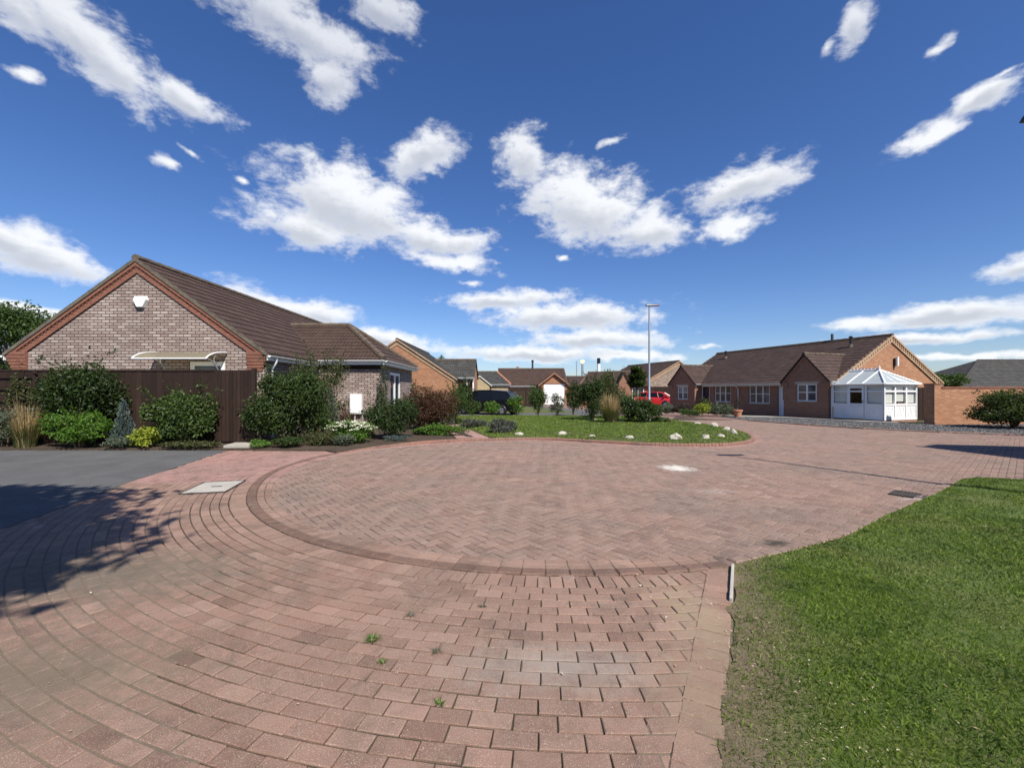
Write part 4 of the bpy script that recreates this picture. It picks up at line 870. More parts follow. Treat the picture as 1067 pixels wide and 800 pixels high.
# a dark soldier course and soffit below the eave
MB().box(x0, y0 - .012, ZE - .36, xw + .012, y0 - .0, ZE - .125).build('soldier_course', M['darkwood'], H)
rw = MB(); xi = W1 / 2 + (ZR - zw) / ((ZR - ZE) / (W1 / 2)) ; xe = W1 - .02
roof_plane(rw, (xe - .05, y0 - ov, le + .08), (xw + ov, y0 - ov, le + .08), (xi, ym, zw + .07), (xr, ym, zw + .07), .36)
roof_plane(rw, (xe - .05, y1 + ov, le + .08), (xw + ov, y1 + ov, le + .08), (xi, ym, zw + .07), (xr, ym, zw + .07), .36)
roof_plane(rw, (xw + ov, y0 - ov, le + .08), (xw + ov, y1 + ov, le + .08), (xr, ym, zw + .07), (xr + .002, ym + .002, zw + .07), .36)
wr = rw.build('roof', M['tile'], H)
ridge_tiles((xi, ym, zw + .07), (xr, ym, zw + .07), wr); ridge_tiles((xw + ov - .02, y0 - ov + .02, le + .11), (xr, ym, zw + .08), wr, r=.12, name='hip_tiles'); ridge_tiles((xw + ov - .02, y1 + ov - .02, le + .11), (xr, ym, zw + .08), wr, r=.12, name='hip_tiles')
MB().tube([(xe - .02, y0 - ov + .02, le + .12), (xi, ym, zw + .09)], .022, 6).build('valley', M['iron'], wr)
sf = MB(); sf.box(x0 + .17, y0 - ov - .0, le - .12, xw + ov, y0, le - .10); sf.box(xw, y0, le - .12, xw + ov, y1 + ov, le - .10); sf.build('soffit', M['white'], H)
gutter(H, (x0 + .17, y0 - ov, le + .055), (xw + ov, y0 - ov, le + .055), (0, -1, 0)); gutter(H, (xw + ov, y0 - ov, le + .055), (xw + ov, y1 + ov, le + .055), (1, 0, 0))
fdr = window(H, (xw, y0, 0), (0, 1, 0), (1, 0, 0), 1.37, 3.08, .12, 2.4, cols=2, recess=.03, sill=False, name='french_door', fr=.11)
mb = MB(); mb.box(x0 + 1.33, y0 - .16, .72, x0 + 1.78, y0 - .002, 1.49); mbx = mb.build('meter_box', M['white'], H, bevel=.012)
MB().box(x0 + 1.36, y0 - .172, .76, x0 + 1.75, y0 - .161, 1.45).build('meter_door', M['white'], mbx, bevel=.004)
MB().tube([(x0 + 1.5, y0 - .08, .72), (x0 + 1.5, y0 - .08, 0)], .03, 8).build('conduit', M['offwhite'], mbx)

# ---- brown fence and gate
def boards(name, parent, x0, x1, y, z0, z1, bw, mat, gap=.006, ov=.012):
    mb = MB(); n = max(1, int(round((x1 - x0) / bw))); w = (x1 - x0) / n
    for i in range(n): mb.box(x0 + i * w + gap / 2, y - (.018 if i % 2 else .018 - ov), z0, x0 + (i + 1) * w - gap / 2, y + .004, z1)
    return mb.build(name, mat, parent)
FY = 12.1; ft = PZ(385, FY)
fe = thing('fence', 'dark brown timber fence with a flat rail along its top', 'fence', (0, FY, 0)); xg = PX(226, FY)
boards('panel', fe, -22, xg - .06, 0, .05, ft - .05, .145, M['fencewood'], gap=.004, ov=.004)
MB().box(-22, -.035, ft - .05, xg - .02, .045, ft).build('top_rail', M['darkwood'], fe, bevel=.006)
for i in range(8): MB().box(xg - .09 - i * 1.9, .006, 0, xg + .01 - i * 1.9, .1, ft - .052).build('post', M['darkwood'], fe)
ga = thing('gate', 'dark brown boarded gate with vertical slats beside the big shrub', 'gate', (0, FY - .12, 0)); gx1 = PX(263, FY - .1)
boards('board_panel', ga, xg + .02, gx1, 0, .14, ft - .02, .105, M['fencewood'], gap=.012, ov=.0)
for z in (.4, 1.1, 1.8): MB().box(xg + .04, .006, z, gx1 - .02, .05, z + .1).build('brace', M['darkwood'], ga)
MB().box(gx1, -.03, 0, gx1 + .1, .07, ft + .02).build('post', M['darkwood'], ga)
tr = thing('trellis', 'dark timber trellis of level slats at the far left', 'trellis', (PX(-25, 11.95), 11.95, 0))
for k in range(5): MB().box(0, -.012, .7 + k * .33, 1.7, .012, .74 + k * .33).build('slat', M['darkwood'], tr)
for u in (.1, 1.55): MB().box(u, .013, 0, u + .06, .06, 2.1).build('post', M['darkwood'], tr)
MB().beam((1.7, -.03, 1.9), (1.1, -.03, .5), (1, 0, 0), (0, 1, 0), 0, .05, 0, .03).build('prop', M['darkwood'], tr)

# ---- the right hand pair of bungalows
RG = Vector((-.324, .946, 0)); GG = Vector((.946, .324, 0))
HR = thing('bungalow', 'long red brick pair of bungalows with two front gables on the right', 'bungalow', (17.66, 23.54, 0), math.atan2(-.946, .324))
def FR(a, b, z): return (-a, b, z)                       # a away along the front, b into the house
ZE2, ZR2, W2, L2 = 2.14, 4.72, 9.0, 12.9
fo = [(7.14, 8.67, .76, 2.0), (4.07, 5.66, .74, 1.96), (2.75, 3.5, .02, 1.98), (9.1, 9.95, .02, 2.0)]
rf, _, ea2, eb2 = gable_house(HR, FR, L2, W2, ZE2, ZR2, 'redbrick', 'tile_red', ov=.12, eo=.22, front=fo, verge='buff_trim')
U_, N_ = (-1, 0, 0), (0, -1, 0)
window(HR, (0, 0, 0), U_, N_, 7.17, 8.64, .78, 1.98, cols=3, bar=[.52], mat='cream', glass='glass_blind', sill='stone'); window(HR, (0, 0, 0), U_, N_, 4.10, 5.63, .76, 1.94, cols=3, bar=[.52], mat='cream', glass='glass_blind', sill='stone')
def door(parent, O, U, N, u0, u1, z0, z1, mat, frame='white', glaze=True):
    f = window(parent, O, U, N, u0, u1, z0, z1, cols=1, recess=.05, sill=False, name='door', mat=frame, fr=.06, glass='glass')
    mb = MB(); mb.obox(O, U, N, u0 + .06, u1 - .06, -.094, -.082, z0 + .06, z1 - .06); mb.build('leaf', M[mat], f)
    if glaze: MB().obox(O, U, N, (u0 + u1) / 2 - .1, (u0 + u1) / 2 + .1, -.083, -.076, z0 + 1.0, z1 - .2).build('glazing', M['glass'], f)
    MB().obox(O, U, N, u0 + .1, u0 + .14, -.082, -.04, z0 + .95, z0 + 1.1).build('handle', M['steel'], f); return f
door(HR, (0, 0, 0), U_, N_, 2.78, 3.47, .02, 1.96, 'white'); door(HR, (0, 0, 0), U_, N_, 9.13, 9.92, .02, 1.98, 'door_dark')
lo2 = ZE2 - .22 * (ZR2 - ZE2) / 4.5
gutter(HR, (-2.95, -.22, lo2 + .05), (-9.6, -.22, lo2 + .05), (0, -1, 0), mat='offwhite', drop=[(-6.45, -.28, lo2), (-6.45, -.28, lo2 - .12), (-6.45, -.06, lo2 - .3), (-6.45, -.06, .05)])
MB().box(-9.7, -.22, lo2 - .12, -2.9, -.002, lo2 - .10).build('soffit', M['offwhite'], HR)
pj = .6
def porch(a0, a1, zap, win, wz):
    am = (a0 + a1) / 2; w = MB(); wall(w, (-a0, -pj, 0), U_, N_, a1 - a0, ZE2 - .02, [(win[0] - a0, win[1] - a0, *wz)])
    zp = zap - .08; w.poly((-a0, -pj, ZE2 - .02), (-a1, -pj, ZE2 - .02), (-am, -pj, zp)); wall(w, (-a0, 0, 0), (0, -1, 0), (1, 0, 0), pj, ZE2 - .02); wall(w, (-a1, 0, 0), (0, -1, 0), (-1, 0, 0), pj, ZE2 - .02)
    w.build('porch_wall', M['redbrick'], HR)
    bk = (zap - ZE2) / ((ZR2 - ZE2) / 4.5); sl = (zap - ZE2) / ((a1 - a0) / 2); e = .16; r = MB(); ze = ZE2 - e * sl * .6
    for aa in (a0 - e, a1 + e):
        bend = max(0, (ze - ZE2) / ((ZR2 - ZE2) / 4.5))
        roof_plane(r, (-aa, -pj - .10, ze + .06), (-aa, .0 + bend, ze + .06), (-am, -pj - .10, zap + .05), (-am, bk, zap + .05), .3)
    ro = r.build('porch_roof', M['tile_red'], HR); ridge_tiles((-am, -pj - .1, zap + .06), (-am, bk + .1, zap + .06), ro, r=.09)
    v = MB(); c = MB()
    for aa in (a0 - e, a1 + e):
        v.beam((-aa, -pj - .115, ze), (-am, -pj - .115, zap), (0, 1, 0), Zv, 0, .1, -.04, .062); c.beam((-aa, -pj, ze - .04), (-am, -pj, zap - .04), (0, -1, 0), Zv, 0, .04, -.2, -.0)
    v.build('verge', M['darkwood'], ro); c.build('cornice', M['redbrick'], HR)
    for aa, s in ((a0, 1), (a1, -1)):
        k = MB()
        for i in range(4): k.box(-aa - (.03 - .0) if s < 0 else -aa - .30, -pj - .06 + .012 * i, ZE2 - .255 - .08 * i + .08, -aa + (.30 if s < 0 else .13 - .03 * i), -pj - .001, ZE2 - .17 - .08 * i + .08)
        k.build('kneeler', M['redbrick'], HR)
    window(HR, (0, -pj, 0), U_, N_, win[0] + .02, win[1] - .02, wz[0] + .02, wz[1] - .02, cols=2, bar=[.52], mat='white', glass='glass_blind', sill='stone', lintel='stone', recess=.04)
    gutter(HR, (-a0 + e, -pj - .05, ze + .05), (-a0 + e, -.05, ze + .05), (1, 0, 0), mat='offwhite', r=.05, fascia=.12)
porch(0.02, 2.62, 3.62, (.63, 1.8), (.96, 1.97)); porch(9.96, 12.78, 3.52, (10.72, 11.87), (.90, 1.98))
MB().tube([(.12, -.45, lo2 - .05), (.12, -.45, lo2 - .2), (.06, -.42, lo2 - .35), (.06, -.42, .03)], .036, 8).build('downpipe', M['white'], HR, smooth=True)
# near gable end: sunlight put into the colour, lighter brick over the red
g = MB(); g.poly((.004, -.0, 0), (.004, W2, 0), (.004, W2, ZE2), (.004, W2 / 2, ZR2 - .03), (.004, 0, ZE2)); g.build('gable_wall', M['orange'], HR)
for b0 in (-.2, W2 + .2):
    mb = MB(); mc = MB(); p, q = Vector((.004, b0, ZE2 - .12)), Vector((.004, W2 / 2, ZR2)); mb.beam(p, q, (1, 0, 0), Zv, 0, .07, -.34, -.055)
    for i in range(26):
        c, c2 = p.lerp(q, (i + .1) / 26), p.lerp(q, (i + .55) / 26); mc.beam(c, c2, (1, 0, 0), Zv, .07, .10, -.2, -.07)
    cr_ = mb.build('cornice', M['buff_trim'], HR); mc.build('dentil', M['buff_trim'], cr_)
mb = MB(); mb.box(.105, 4.75, 3.0, .215, 4.86, 3.52); mb.build('flue', M['white'], HR, bevel=.01); MB().box(.008, 4.70, 3.02, .104, 4.91, 3.45).build('flue_plate', M['darkwood'], HR)
def flue(a, h, mat='black'):
    b = 3.55; z = ZE2 + b * (ZR2 - ZE2) / 4.5 + .06
    f = MB().tube([(-a, b, z - .1), (-a, b, z + h)], .07, 10).build('flue', M[mat], rf, smooth=True)
    MB().lathe([(.0, h + .02), (.11, h), (.11, h + .05), (.0, h + .12)], (-a, b, z), 10).build('cowl', M['black'], f); MB().lathe([(.16, -.05), (.1, .1), (.075, .16)], (-a, b, z), 10).build('flashing', M['verge'], f)
flue(1.55, .55); flue(11.1, .5)
MB().tube([(-3.3, 4.5, ZR2), (-3.3, 4.5, ZR2 + .55)], .08, 10).build('flue', M['lampgrey'], rf, smooth=True)

# ---- white conservatory at its gable end
CO = Vector((18.1, 21.0, 0)); cv = thing('conservatory', 'white framed conservatory at the end of the right hand bungalow', 'conservatory', tuple(CO), math.atan2(.324, .946))
# local: x along the gable (0..2.5), y back towards the house (0..2.5)
cw, cd, ce, cr = 2.52, 2.5, 1.88, 2.62
MB().box(.02, .02, 0, cw - .02, cd, .12).build('plinth', M['redbrick'], cv)
def cons_face(O, U, N, L_, n, door_at=None, tops=True):
    p = MB(); O = Vector(O); Uv, Nv = Vector(U), Vector(N)
    for i in range(n + 1):
        u = L_ * i / n; a, b = (0, .09) if i == 0 else ((L_ - .09, L_) if i == n else (u - .045, u + .045)); p.obox(O, U, N, a, b, -.07, 0, .12, ce)
    for i in range(n):
        a, b = L_ * i / n + (.09 if i == 0 else .045), L_ * (i + 1) / n - (.09 if i == n - 1 else .045)
        for z0, z1 in ((.12, .2), (.84, .92), (1.50, 1.57), (ce - .08, ce)): p.obox(O, U, N, a, b, -.065, -.004, z0, z1)
    fr = p.build('frame', M['white'], cv)
    for i in range(n):
        a, b = L_ * i / n + (.09 if i == 0 else .045), L_ * (i + 1) / n - (.09 if i == n - 1 else .045); w = b - a
        pn = MB(); pn.obox(O, U, N, a, b, -.05, -.03, .2, .84); pl = pn.build('dwarf_panel', M['white'], cv)
        rl = MB()
        for k in range(2):
            u0 = a + w * (.16 + .38 * k); u1 = u0 + w * .30
            rl.tube([O + Uv * (u0 + (u1 - u0) * (.5 + .5 * math.cos(t))) + Nv * -.028 + Zv * (.52 + .22 * (abs(math.sin(t)) ** .6) * (1 if math.sin(t) >= 0 else -1)) for t in [j * math.pi / 8 for j in range(17)]], .011, 5)
        rl.build('moulding', M['white'], pl)
        g = MB(); pq = lambda u, z: O + Uv * u + Nv * -.04 + Zv * z
        for z0, z1 in ((.92, 1.5), (1.57, ce - .08)): g.poly(pq(a, z0), pq(b, z0), pq(b, z1), pq(a, z1)); gl = g.build('pane', M['clear'], cv)
        if n == 3 and L_ == cd and N[0] < 0 and i == 1: continue          # the door stands without a blind
        bl = MB(); bl.obox(O, U, N, a, b, -.11, -.105, .95 + .08 * (i % 2), ce - .1); bl.build('blind', M['cream'], gl)
cons_face((0, 0, 0), (1, 0, 0), (0, -1, 0), cw, 3); cons_face((0, 0, 0), (0, 1, 0), (-1, 0, 0), cd, 3); cons_face((cw, 0, 0), (0, 1, 0), (1, 0, 0), cd, 3)
dd = MB(); O = (0, 0, 0); U = (0, 1, 0); N = (-1, 0, 0); dd.obox(O, U, N, .90, .98, 0.002, .03, .15, 1.84); dd.obox(O, U, N, 1.55, 1.63, 0.002, .03, .15, 1.84); dd.obox(O, U, N, .98, 1.55, 0.002, .03, .15, .8); dd.obox(O, U, N, .98, 1.55, 0.002, .03, 1.7, 1.84)
dr = dd.build('door', M['white'], cv); MB().obox(O, U, N, .915, .955, .032, .07, .95, 1.1).build('handle', M['steel'], dr)
eo = .1; A = [(-eo, -eo, ce), (cw + eo, -eo, ce), (cw + eo, cd, ce), (-eo, cd, ce)]; T1, T2 = (cw / 2, .95, cr), (cw / 2, cd, cr)
gz = MB(); gz.poly(A[0], A[1], T1); gz.poly(A[1], A[2], T2, T1); gz.poly(A[3], A[0], T1, T2); rp = gz.build('roof', M['roofglaze'], cv)
br = MB()
def bar(p, q, r=.026): p, q = Vector(p) + Zv * .025, Vector(q) + Zv * .025; br.tube([p, q], r, 6)
for p, q in ((A[0], T1), (A[1], T1), (T1, T2)): bar(p, q, .045)
for p, q in ((A[0], A[1]), (A[1], A[2]), (A[3], A[0])): bar(p, q, .05)
bar((cw / 2, -eo, ce), T1); bar((cw * .27, -eo, ce), (cw * .42, .55 * .95, ce + .52 * (cr - ce))); bar((cw * .73, -eo, ce), (cw * .58, .55 * .95, ce + .52 * (cr - ce)))
for yy in (.95, 1.7): bar((-eo, yy, ce), (cw / 2, yy, cr)); bar((cw + eo, yy, ce), (cw / 2, yy, cr))
br.build('glazing_bar', M['white'], rp)
cs = MB()
for i in range(9): cs.box(cw / 2 - .012, .98 + i * .17, cr + .05, cw / 2 + .012, 1.08 + i * .17, cr + .13)
cs.lathe([(.05, .04), (.03, .1), (.045, .14), (.02, .2), (.0, .28)], (cw / 2, .95, cr), 8); cs.build('crest', M['white'], rp)
MB().box(.05, cd - .02, .02, cw - .05, cd + .0, ce).build('back_wall', M['orange'], cv)

# ---- garden wall with pier
gw = thing('garden_wall', 'orange brick garden wall running right from a tall brick pier', 'wall', (18.75, 19.5, 0), math.atan2(.10, .995)); zt = PZ(403, 19.5)
MB().box(.662, 0, 0, 22, .215, zt - .06).build('wall', M['orange'], gw); MB().box(.685, -.03, zt - .06, 22, .245, zt + .01).build('coping', M['redtrim'], gw)
MB().box(.33, -.03, 0, .66, .42, zt + .10).build('pier', M['orange'], gw); MB().box(.31, -.05, zt + .10, .68, .44, zt + .15).build('pier_cap', M['redtrim'], gw)
sg = thing('side_gate', 'dark side gate between the conservatory and the brick pier', 'gate', (18.75, 19.5, 0), math.atan2(.10, .995))
boards('board_panel', sg, 2.02, 3.2, 2.65, .03, zt, .12, M['darkwood'])
MB().box(3.21, 2.6, 0, 3.3, 2.7, zt + .05).build('post', M['darkwood'], sg)
st = MB(); st.beam((17.0, 22.9, 0), (17.08, 23.0, .72), (1, 0, 0), (0, 1, 0), 0, .05, 0, .04); tag(st.build('timber_stake', M['palewood'], bevel=.004), 'pale timber stake leaning on the brick wall below the window', 'stake')
# ---------------------------------------------------------------- houses farther off
def yaw_house(name, label, x, y, yaw, **kw):
    """origin at the near left corner of the gable end, ridge running back along yaw"""
    return thing(name, label, 'bungalow', (x, y, 0), yaw)
YF = lambda a, b, z: (b, a, z)
def add_window(h, O, U, N, u0, u1, z0, z1, cols=2, mat='white'):
    return window(h, O, U, N, u0, u1, z0, z1, cols=cols, recess=-.07, mat=mat, sill=False, glass='glass')
# orange gable behind the wing, with a porch wing to its right
h = yaw_house('bungalow', 'orange brick bungalow whose plain gable shows behind the left wing', -12.8, 32, 0); wd = 8.6
gable_house(h, YF, 12, wd, 2.5, 5.33, 'orange', 'tile_grey', ov=.12, eo=.15, verge='buff_trim', cornice=('buff_trim', .3))
w = MB(); x0, x1, y0, y1, ze, zr = wd, 9.75, 1.9, 6.1, 2.62, 4.15
wall(w, (x0, y0 + 1.1, 0), (1, 0, 0), (0, -1, 0), x1 - x0, ze); w.poly((x1, y0, 0), (x1, y1, 0), (x1, y1, ze), (x1, (y0 + y1) / 2, zr), (x1, y0, ze)); w.build('porch_wall', M['orange'], h)
r = MB(); roof_plane(r, (x0 - 2, y0 - .15, ze), (x1 + .1, y0 - .15, ze), (x0 - 2.2, (y0 + y1) / 2, zr), (x1 + .1, (y0 + y1) / 2, zr)); roof_plane(r, (x0 - 2, y1 + .15, ze), (x1 + .1, y1 + .15, ze), (x0 - 2.2, (y0 + y1) / 2, zr), (x1 + .1, (y0 + y1) / 2, zr))
pr = r.build('porch_roof', M['tile_grey'], h); ridge_tiles((x0 - 2.2, (y0 + y1) / 2, zr), (x1 + .1, (y0 + y1) / 2, zr), pr)
gutter(h, (x0, y0 - .15, ze), (x1 + .1, y0 - .15, ze), (0, -1, 0))
for u in (x0 + .6, x1 - .05): MB().box(u, y0, 0, u + .1, y0 + .1, ze - .1).build('porch_post', M['white'], h)
# yellow bungalow with a hip
h = yaw_house('bungalow', 'yellow brick bungalow with grey roof seen over the black car', PX(490, 47), 47, 0)
gable_house(h, YF, 6, 2.1, 2.35, 3.2, 'yellow', 'tile_grey', verge='offwhite')
w = MB(); X0, X1 = 1.6, PX(531, 48) - PX(490, 47); w.box(X0, 1.6, 0, X1 - .2, 9, 2.3); w.build('wall', M['yellow'], h); zr = 3.9; ra, rb = PX(497, 52) - PX(490, 47), PX(518, 52) - PX(490, 47)
r = MB(); roof_plane(r, (X0 - 1.4, 1.4, 2.35), (X1 + .1, 1.4, 2.35), (ra, 5, zr), (rb, 5, zr)); roof_plane(r, (X1 + .1, 1.4, 2.35), (X1 + .1, 9, 2.35), (rb, 5, zr), (rb + .01, 5.01, zr)); rr_ = r.build('roof', M['tile_grey'], h)
ridge_tiles((ra, 5, zr), (rb, 5, zr), rr_); ridge_tiles((X1 + .1, 1.4, 2.38), (rb, 5, zr), rr_, name='hip_tiles', mat='terracotta'); gutter(h, (X0 - .2, 1.4, 2.33), (X1 + .1, 1.4, 2.33), (0, -1, 0), drop=[(X0, 1.34, 2.3), (X0, 1.5, .1)])
# long brown bungalow with a garage gable
h = thing('bungalow', 'long brown roofed bungalow with a white garage door in its gable', 'bungalow', (PX(519, 54), 54, 0)); Lh = PX(591, 54) - PX(519, 54)
HF = lambda a, b, z: (a, b, z)
rf4, *_ = gable_house(h, HF, Lh, 8, 2.35, 4.52, 'yellow', 'tile', eo=.3)
gutter(h, (0, -.3, 2.22), (Lh - 4, -.3, 2.22), (0, -1, 0))
gx0, gx1 = PX(563.5, 50) - PX(519, 54), PX(591.5, 50) - PX(519, 54); gm = (gx0 + gx1) / 2
w = MB(); wall(w, (gx0, -4, 0), (1, 0, 0), (0, -1, 0), gx1 - gx0, 2.45, [(.35, gx1 - gx0 - .35, 0, 2.4)]); w.poly((gx0, -4, 2.45), (gx1, -4, 2.45), (gm, -4, 3.62)); w.poly((gx0, -4, 0), (gx0, 0, 0), (gx0, 0, 2.45), (gx0, -4, 2.45)); w.poly((gx1, -4, 0), (gx1, 0, 0), (gx1, 0, 2.45), (gx1, -4, 2.45)); w.build('garage_wall', M['orange'], h)
gd = MB()
for i in range(6): gd.box(gx0 + .35, -3.95, .02 + i * .4, gx1 - .35, -3.9, .41 + i * .4)
gd.build('garage_door', M['white'], h)
r = MB()
for e in (gx0 - .3, gx1 + .3): roof_plane(r, (e, -4.2, 2.3), (e, .2, 2.3), (gm, -4.2, 3.7), (gm, 2.2, 3.7))
gr = r.build('garage_roof', M['tile_red'], h); v = MB()
for e in (gx0 - .3, gx1 + .3): v.beam((e, -4.2, 2.2), (gm, -4.2, 3.66), (0, -1, 0), Zv, 0, .08, -.12, .1)
v.build('verge', M['redbrick'], gr)
MB().box(2.3, 3.9, 4.4, 2.7, 4.3, 4.85).build('chimney', M['redbrick'], rf4); MB().tube([(4.5, 4, 4.4), (4.5, 4, 5.5)], .13, 8).build('flue', M['lampgrey'], rf4); MB().tube([(4.5, 4, 5.5), (4.5, 4, 5.75)], .16, 8).build('flue', M['black'], rf4)
# low brown roof beside it
h = thing('bungalow', 'low brown roof farthest back, right of the white garage door', 'bungalow', (PX(589, 62), 62, 0)); gable_house(h, HF, 7.5, 7, 2.3, 3.75, 'redbrick', 'tile_red')
# orange gable and roof behind the island planting
h = thing('bungalow', 'bungalow with lit orange gable behind the island planting', 'bungalow', (PX(605, 44), 44, 0), R(-24)); gable_house(h, HF, 5.2, 7, 2.2, 3.55, 'orange', 'tile', verge='buff_trim', cornice=('buff_trim', .25))
h = thing('bungalow', 'bungalow with a narrow dark front gable left of the lamp post', 'bungalow', (PX(643, 42), 42, 0), R(-8)); gable_house(h, HF, 3.0, 7, 2.1, 3.55, 'redbrick', 'tile')
w = MB(); w.box(0, -1.2, 0, 1.1, -.002, 2.2); w.poly((0, -1.2, 2.2), (1.1, -1.2, 2.2), (.55, -1.2, 3.3)); w.build('porch_wall', M['redbrick'], h); r = MB()
for e in (-.15, 1.25): roof_plane(r, (e, -1.35, 2.05), (e, .4, 2.05), (.55, -1.35, 3.42), (.55, 2.2, 3.42))
r.build('porch_roof', M['tile'], h); add_window(h, (0, 0, 0), (1, 0, 0), (0, -1, 0), 1.4, 2.5, .8, 1.9)
# grey brown gable behind the red car
g6 = Vector((19.3, 50, 0)) - GG * 5.4; h = thing('bungalow', 'grey brown brick gable behind the red car', 'bungalow', tuple(g6), math.atan2(.324, .946))
gable_house(h, YF, 10, 10.8, 2.25, 5.0, 'greybrick', 'tile', ov=.15, eo=.25, verge='buff_trim', cornice=('buff_trim', .35))
gf = thing('side_fence', 'brown timber fence with a brick pillar behind the red car', 'fence', (PX(666, 46), 46, 0)); boards('panel', gf, .5, 4.6, 0, .05, 2.05, .15, M['fencewood']); MB().box(3.6, -.15, 0, 4.1, -.03, 2.25).build('pillar', M['redbrick'], gf)
dk = thing('back_fence', 'dark timber fence before the long brown roofed bungalow', 'fence', (PX(531, 44), 44, 0)); boards('panel', dk, 0, 3.3, 0, .05, 1.95, .15, M['darkwood'])
for u in (0, 1.6, 3.2): MB().box(u, .006, 0, u + .1, .1, 2.0).build('post', M['darkwood'], dk)
# grey hipped roof over the garden wall on the right
h = thing('bungalow', 'grey hipped roof rising over the garden wall at the far right', 'bungalow', (PX(999, 42), 42, 0)); lh, wh, ze, zr = 22, 9, 1.95, 4.9
MB().box(.4, .4, 0, lh, wh, ze).build('wall', M['orange'], h); r = MB(); ra = 6.7
roof_plane(r, (0, 0, ze), (lh, 0, ze), (ra, wh / 2, zr), (lh, wh / 2, zr)); roof_plane(r, (0, 0, ze), (0, wh, ze), (ra, wh / 2, zr), (ra, wh / 2 + .01, zr)); roof_plane(r, (0, wh, ze), (lh, wh, ze), (ra, wh / 2, zr), (lh, wh / 2, zr))
rr_ = r.build('roof', M['tile_grey'], h); ridge_tiles((ra, wh / 2, zr), (lh, wh / 2, zr), rr_, mat='iron'); ridge_tiles((0, 0, ze), (ra, wh / 2, zr), rr_, name='hip_tiles', mat='iron'); gutter(h, (0, 0, ze), (lh, 0, ze), (0, -1, 0), mat='darkwood')
# garage just outside the frame on the right, whose shadow falls on the road
gdir = math.atan2(-.24, .97); h = thing('garage', 'brick garage at the right whose shadow falls across the road', 'garage', (12.85, 7.75, 0), gdir)
gable_house(h, HF, 6, 2.7, 2.6, 3.75, 'orange', 'tile', ov=.1, eo=.15)

# ---------------------------------------------------------------- street furniture, stones, pot, stacks
def lamp_post(x, y, h, label, yaw=0):
    o = thing('street_lamp', label, 'street lamp', (x, y, 0), yaw, 'street lamps')
    MB().lathe([(.075, -.1), (.075, 1.15), (.07, 1.2), (.05, 1.25), (.045, h * .6), (.036, h)], n=14).build('pole', M['steel'], o, smooth=True)
    MB().box(-.03, -.079, .45, .03, -.066, .95).build('access_door', M['steel'], o)
    hd = MB(); hd.hull8([(-.17, -.09, h + .0), (.50, -.11, h + .02), (.50, .11, h + .02), (-.17, .09, h + .0), (-.14, -.06, h + .09), (.44, -.08, h + .06), (.44, .08, h + .06), (-.14, .06, h + .09)]); hd = hd.build('lantern', M['lampgrey'], o, bevel=.012)
    MB().box(.12, -.08, h + .0, .44, .08, h + .008).build('lens', M['glass_blind'], hd); return o
lamp_post(PX(676.5, 20.3), 20.3, PZ(319, 20.3), 'slim grey street lamp rising from the island planting')
lamp_post(7.60, 6.25, 5.45, 'slim grey street lamp on the lawn by the right edge of the photo', R(0))
def stone(name, label, px, py, w, hh, seed, d=None, grp='white stones along the lawn edge'):
    rg = random.Random(seed); bm = bmesh.new(); bmesh.ops.create_icosphere(bm, subdivisions=3, radius=1); from mathutils import noise
    off = Vector((seed * 3.1, 1.7 * seed, 0))
    for v in bm.verts:
        k = 1 + .38 * noise.noise(v.co * 1.3 + off) + .16 * noise.noise(v.co * 3.5 + off); q = v.co * k; q.z = max(q.z, -.5); v.co = (q.x * w / 2, q.y * w * .38, q.z * hh * .75 + hh * .28); v.co *= .88
    me = bpy.data.meshes.new(name); bm.to_mesh(me); bm.free(); me.polygons.foreach_set('use_smooth', np.ones(len(me.polygons), bool)); me.set_sharp_from_angle(angle=R(25)); x, y = G(px, py) if d is None else (PX(px, d), d)
    o = link(name, me, M['rock'], None, (x, y, .085)); o.rotation_euler.z = rg.uniform(-.7, .7); tag(o, label, 'stone', grp); return o
SD = [(541, 456.4, .32, .12, 'flat white stone at the left end of the row on the lawn edge'), (586, 456.2, .38, .14, 'white stone second from the left in the row on the lawn edge'), (617, 458.6, .26, .1, 'smallest flat white stone on the lawn edge'),
      (655.6, 460.4, .30, .13, 'white stone on the lawn edge nearest below the lamp post'), (704.5, 461.5, .42, .2, 'largest white stone on the lawn edge'), (735, 460.8, .34, .17, 'white stone just right of the largest one'), (751.5, 459.4, .28, .14, 'white stone near the right tip of the lawn, lying flat'),
      (764, 455.4, .26, .2, 'upright white stone at the right tip of the lawn'), (757, 451.6, .32, .16, 'white stone behind the upright one at the lawn tip'), (744.5, 447.2, .34, .2, 'white stone at the back of the lawn tip'), (727, 444.6, .36, .13, 'low white stone at the back right edge of the lawn')]
for i, (px, py, w, hh, lab) in enumerate(SD): stone('white_stone', lab, px, py, w, hh, i + 1)
for i, (px, py, w, lab) in enumerate([(617, 440.6, .6, 'long pale stone before the island planting, leftmost'), (633, 441.6, .5, 'pale stone before the gold grass on the island'), (648, 442.2, .4, 'pale stone before the broad glossy bush')]): stone('pale_stone', lab, px, py, w, .13, i + 30, grp='pale stones edging the island planting')
pt = thing('plant_pot', 'terracotta plant pot against the front wall between two windows', 'plant pot', (PX(768.5, 25.3), 25.3, 0.02)); MB().lathe([(0, 0), (.17, 0), (.25, .36), (.28, .36), (.28, .44), (.25, .44), (.23, .40), (0, .38)], n=20).build('pot', M['terracotta'], pt, smooth=True)
rg = np.random.default_rng(8); P, dn = fill_blobs([(0, 0, .75, .28, .28, .32), (.1, .05, 1.05, .15, .15, .2)], 260, rg); npmesh('plant', leaf_np(P, dn, .08, .4, rg), leaf_faces(260), L['purple'], pt)
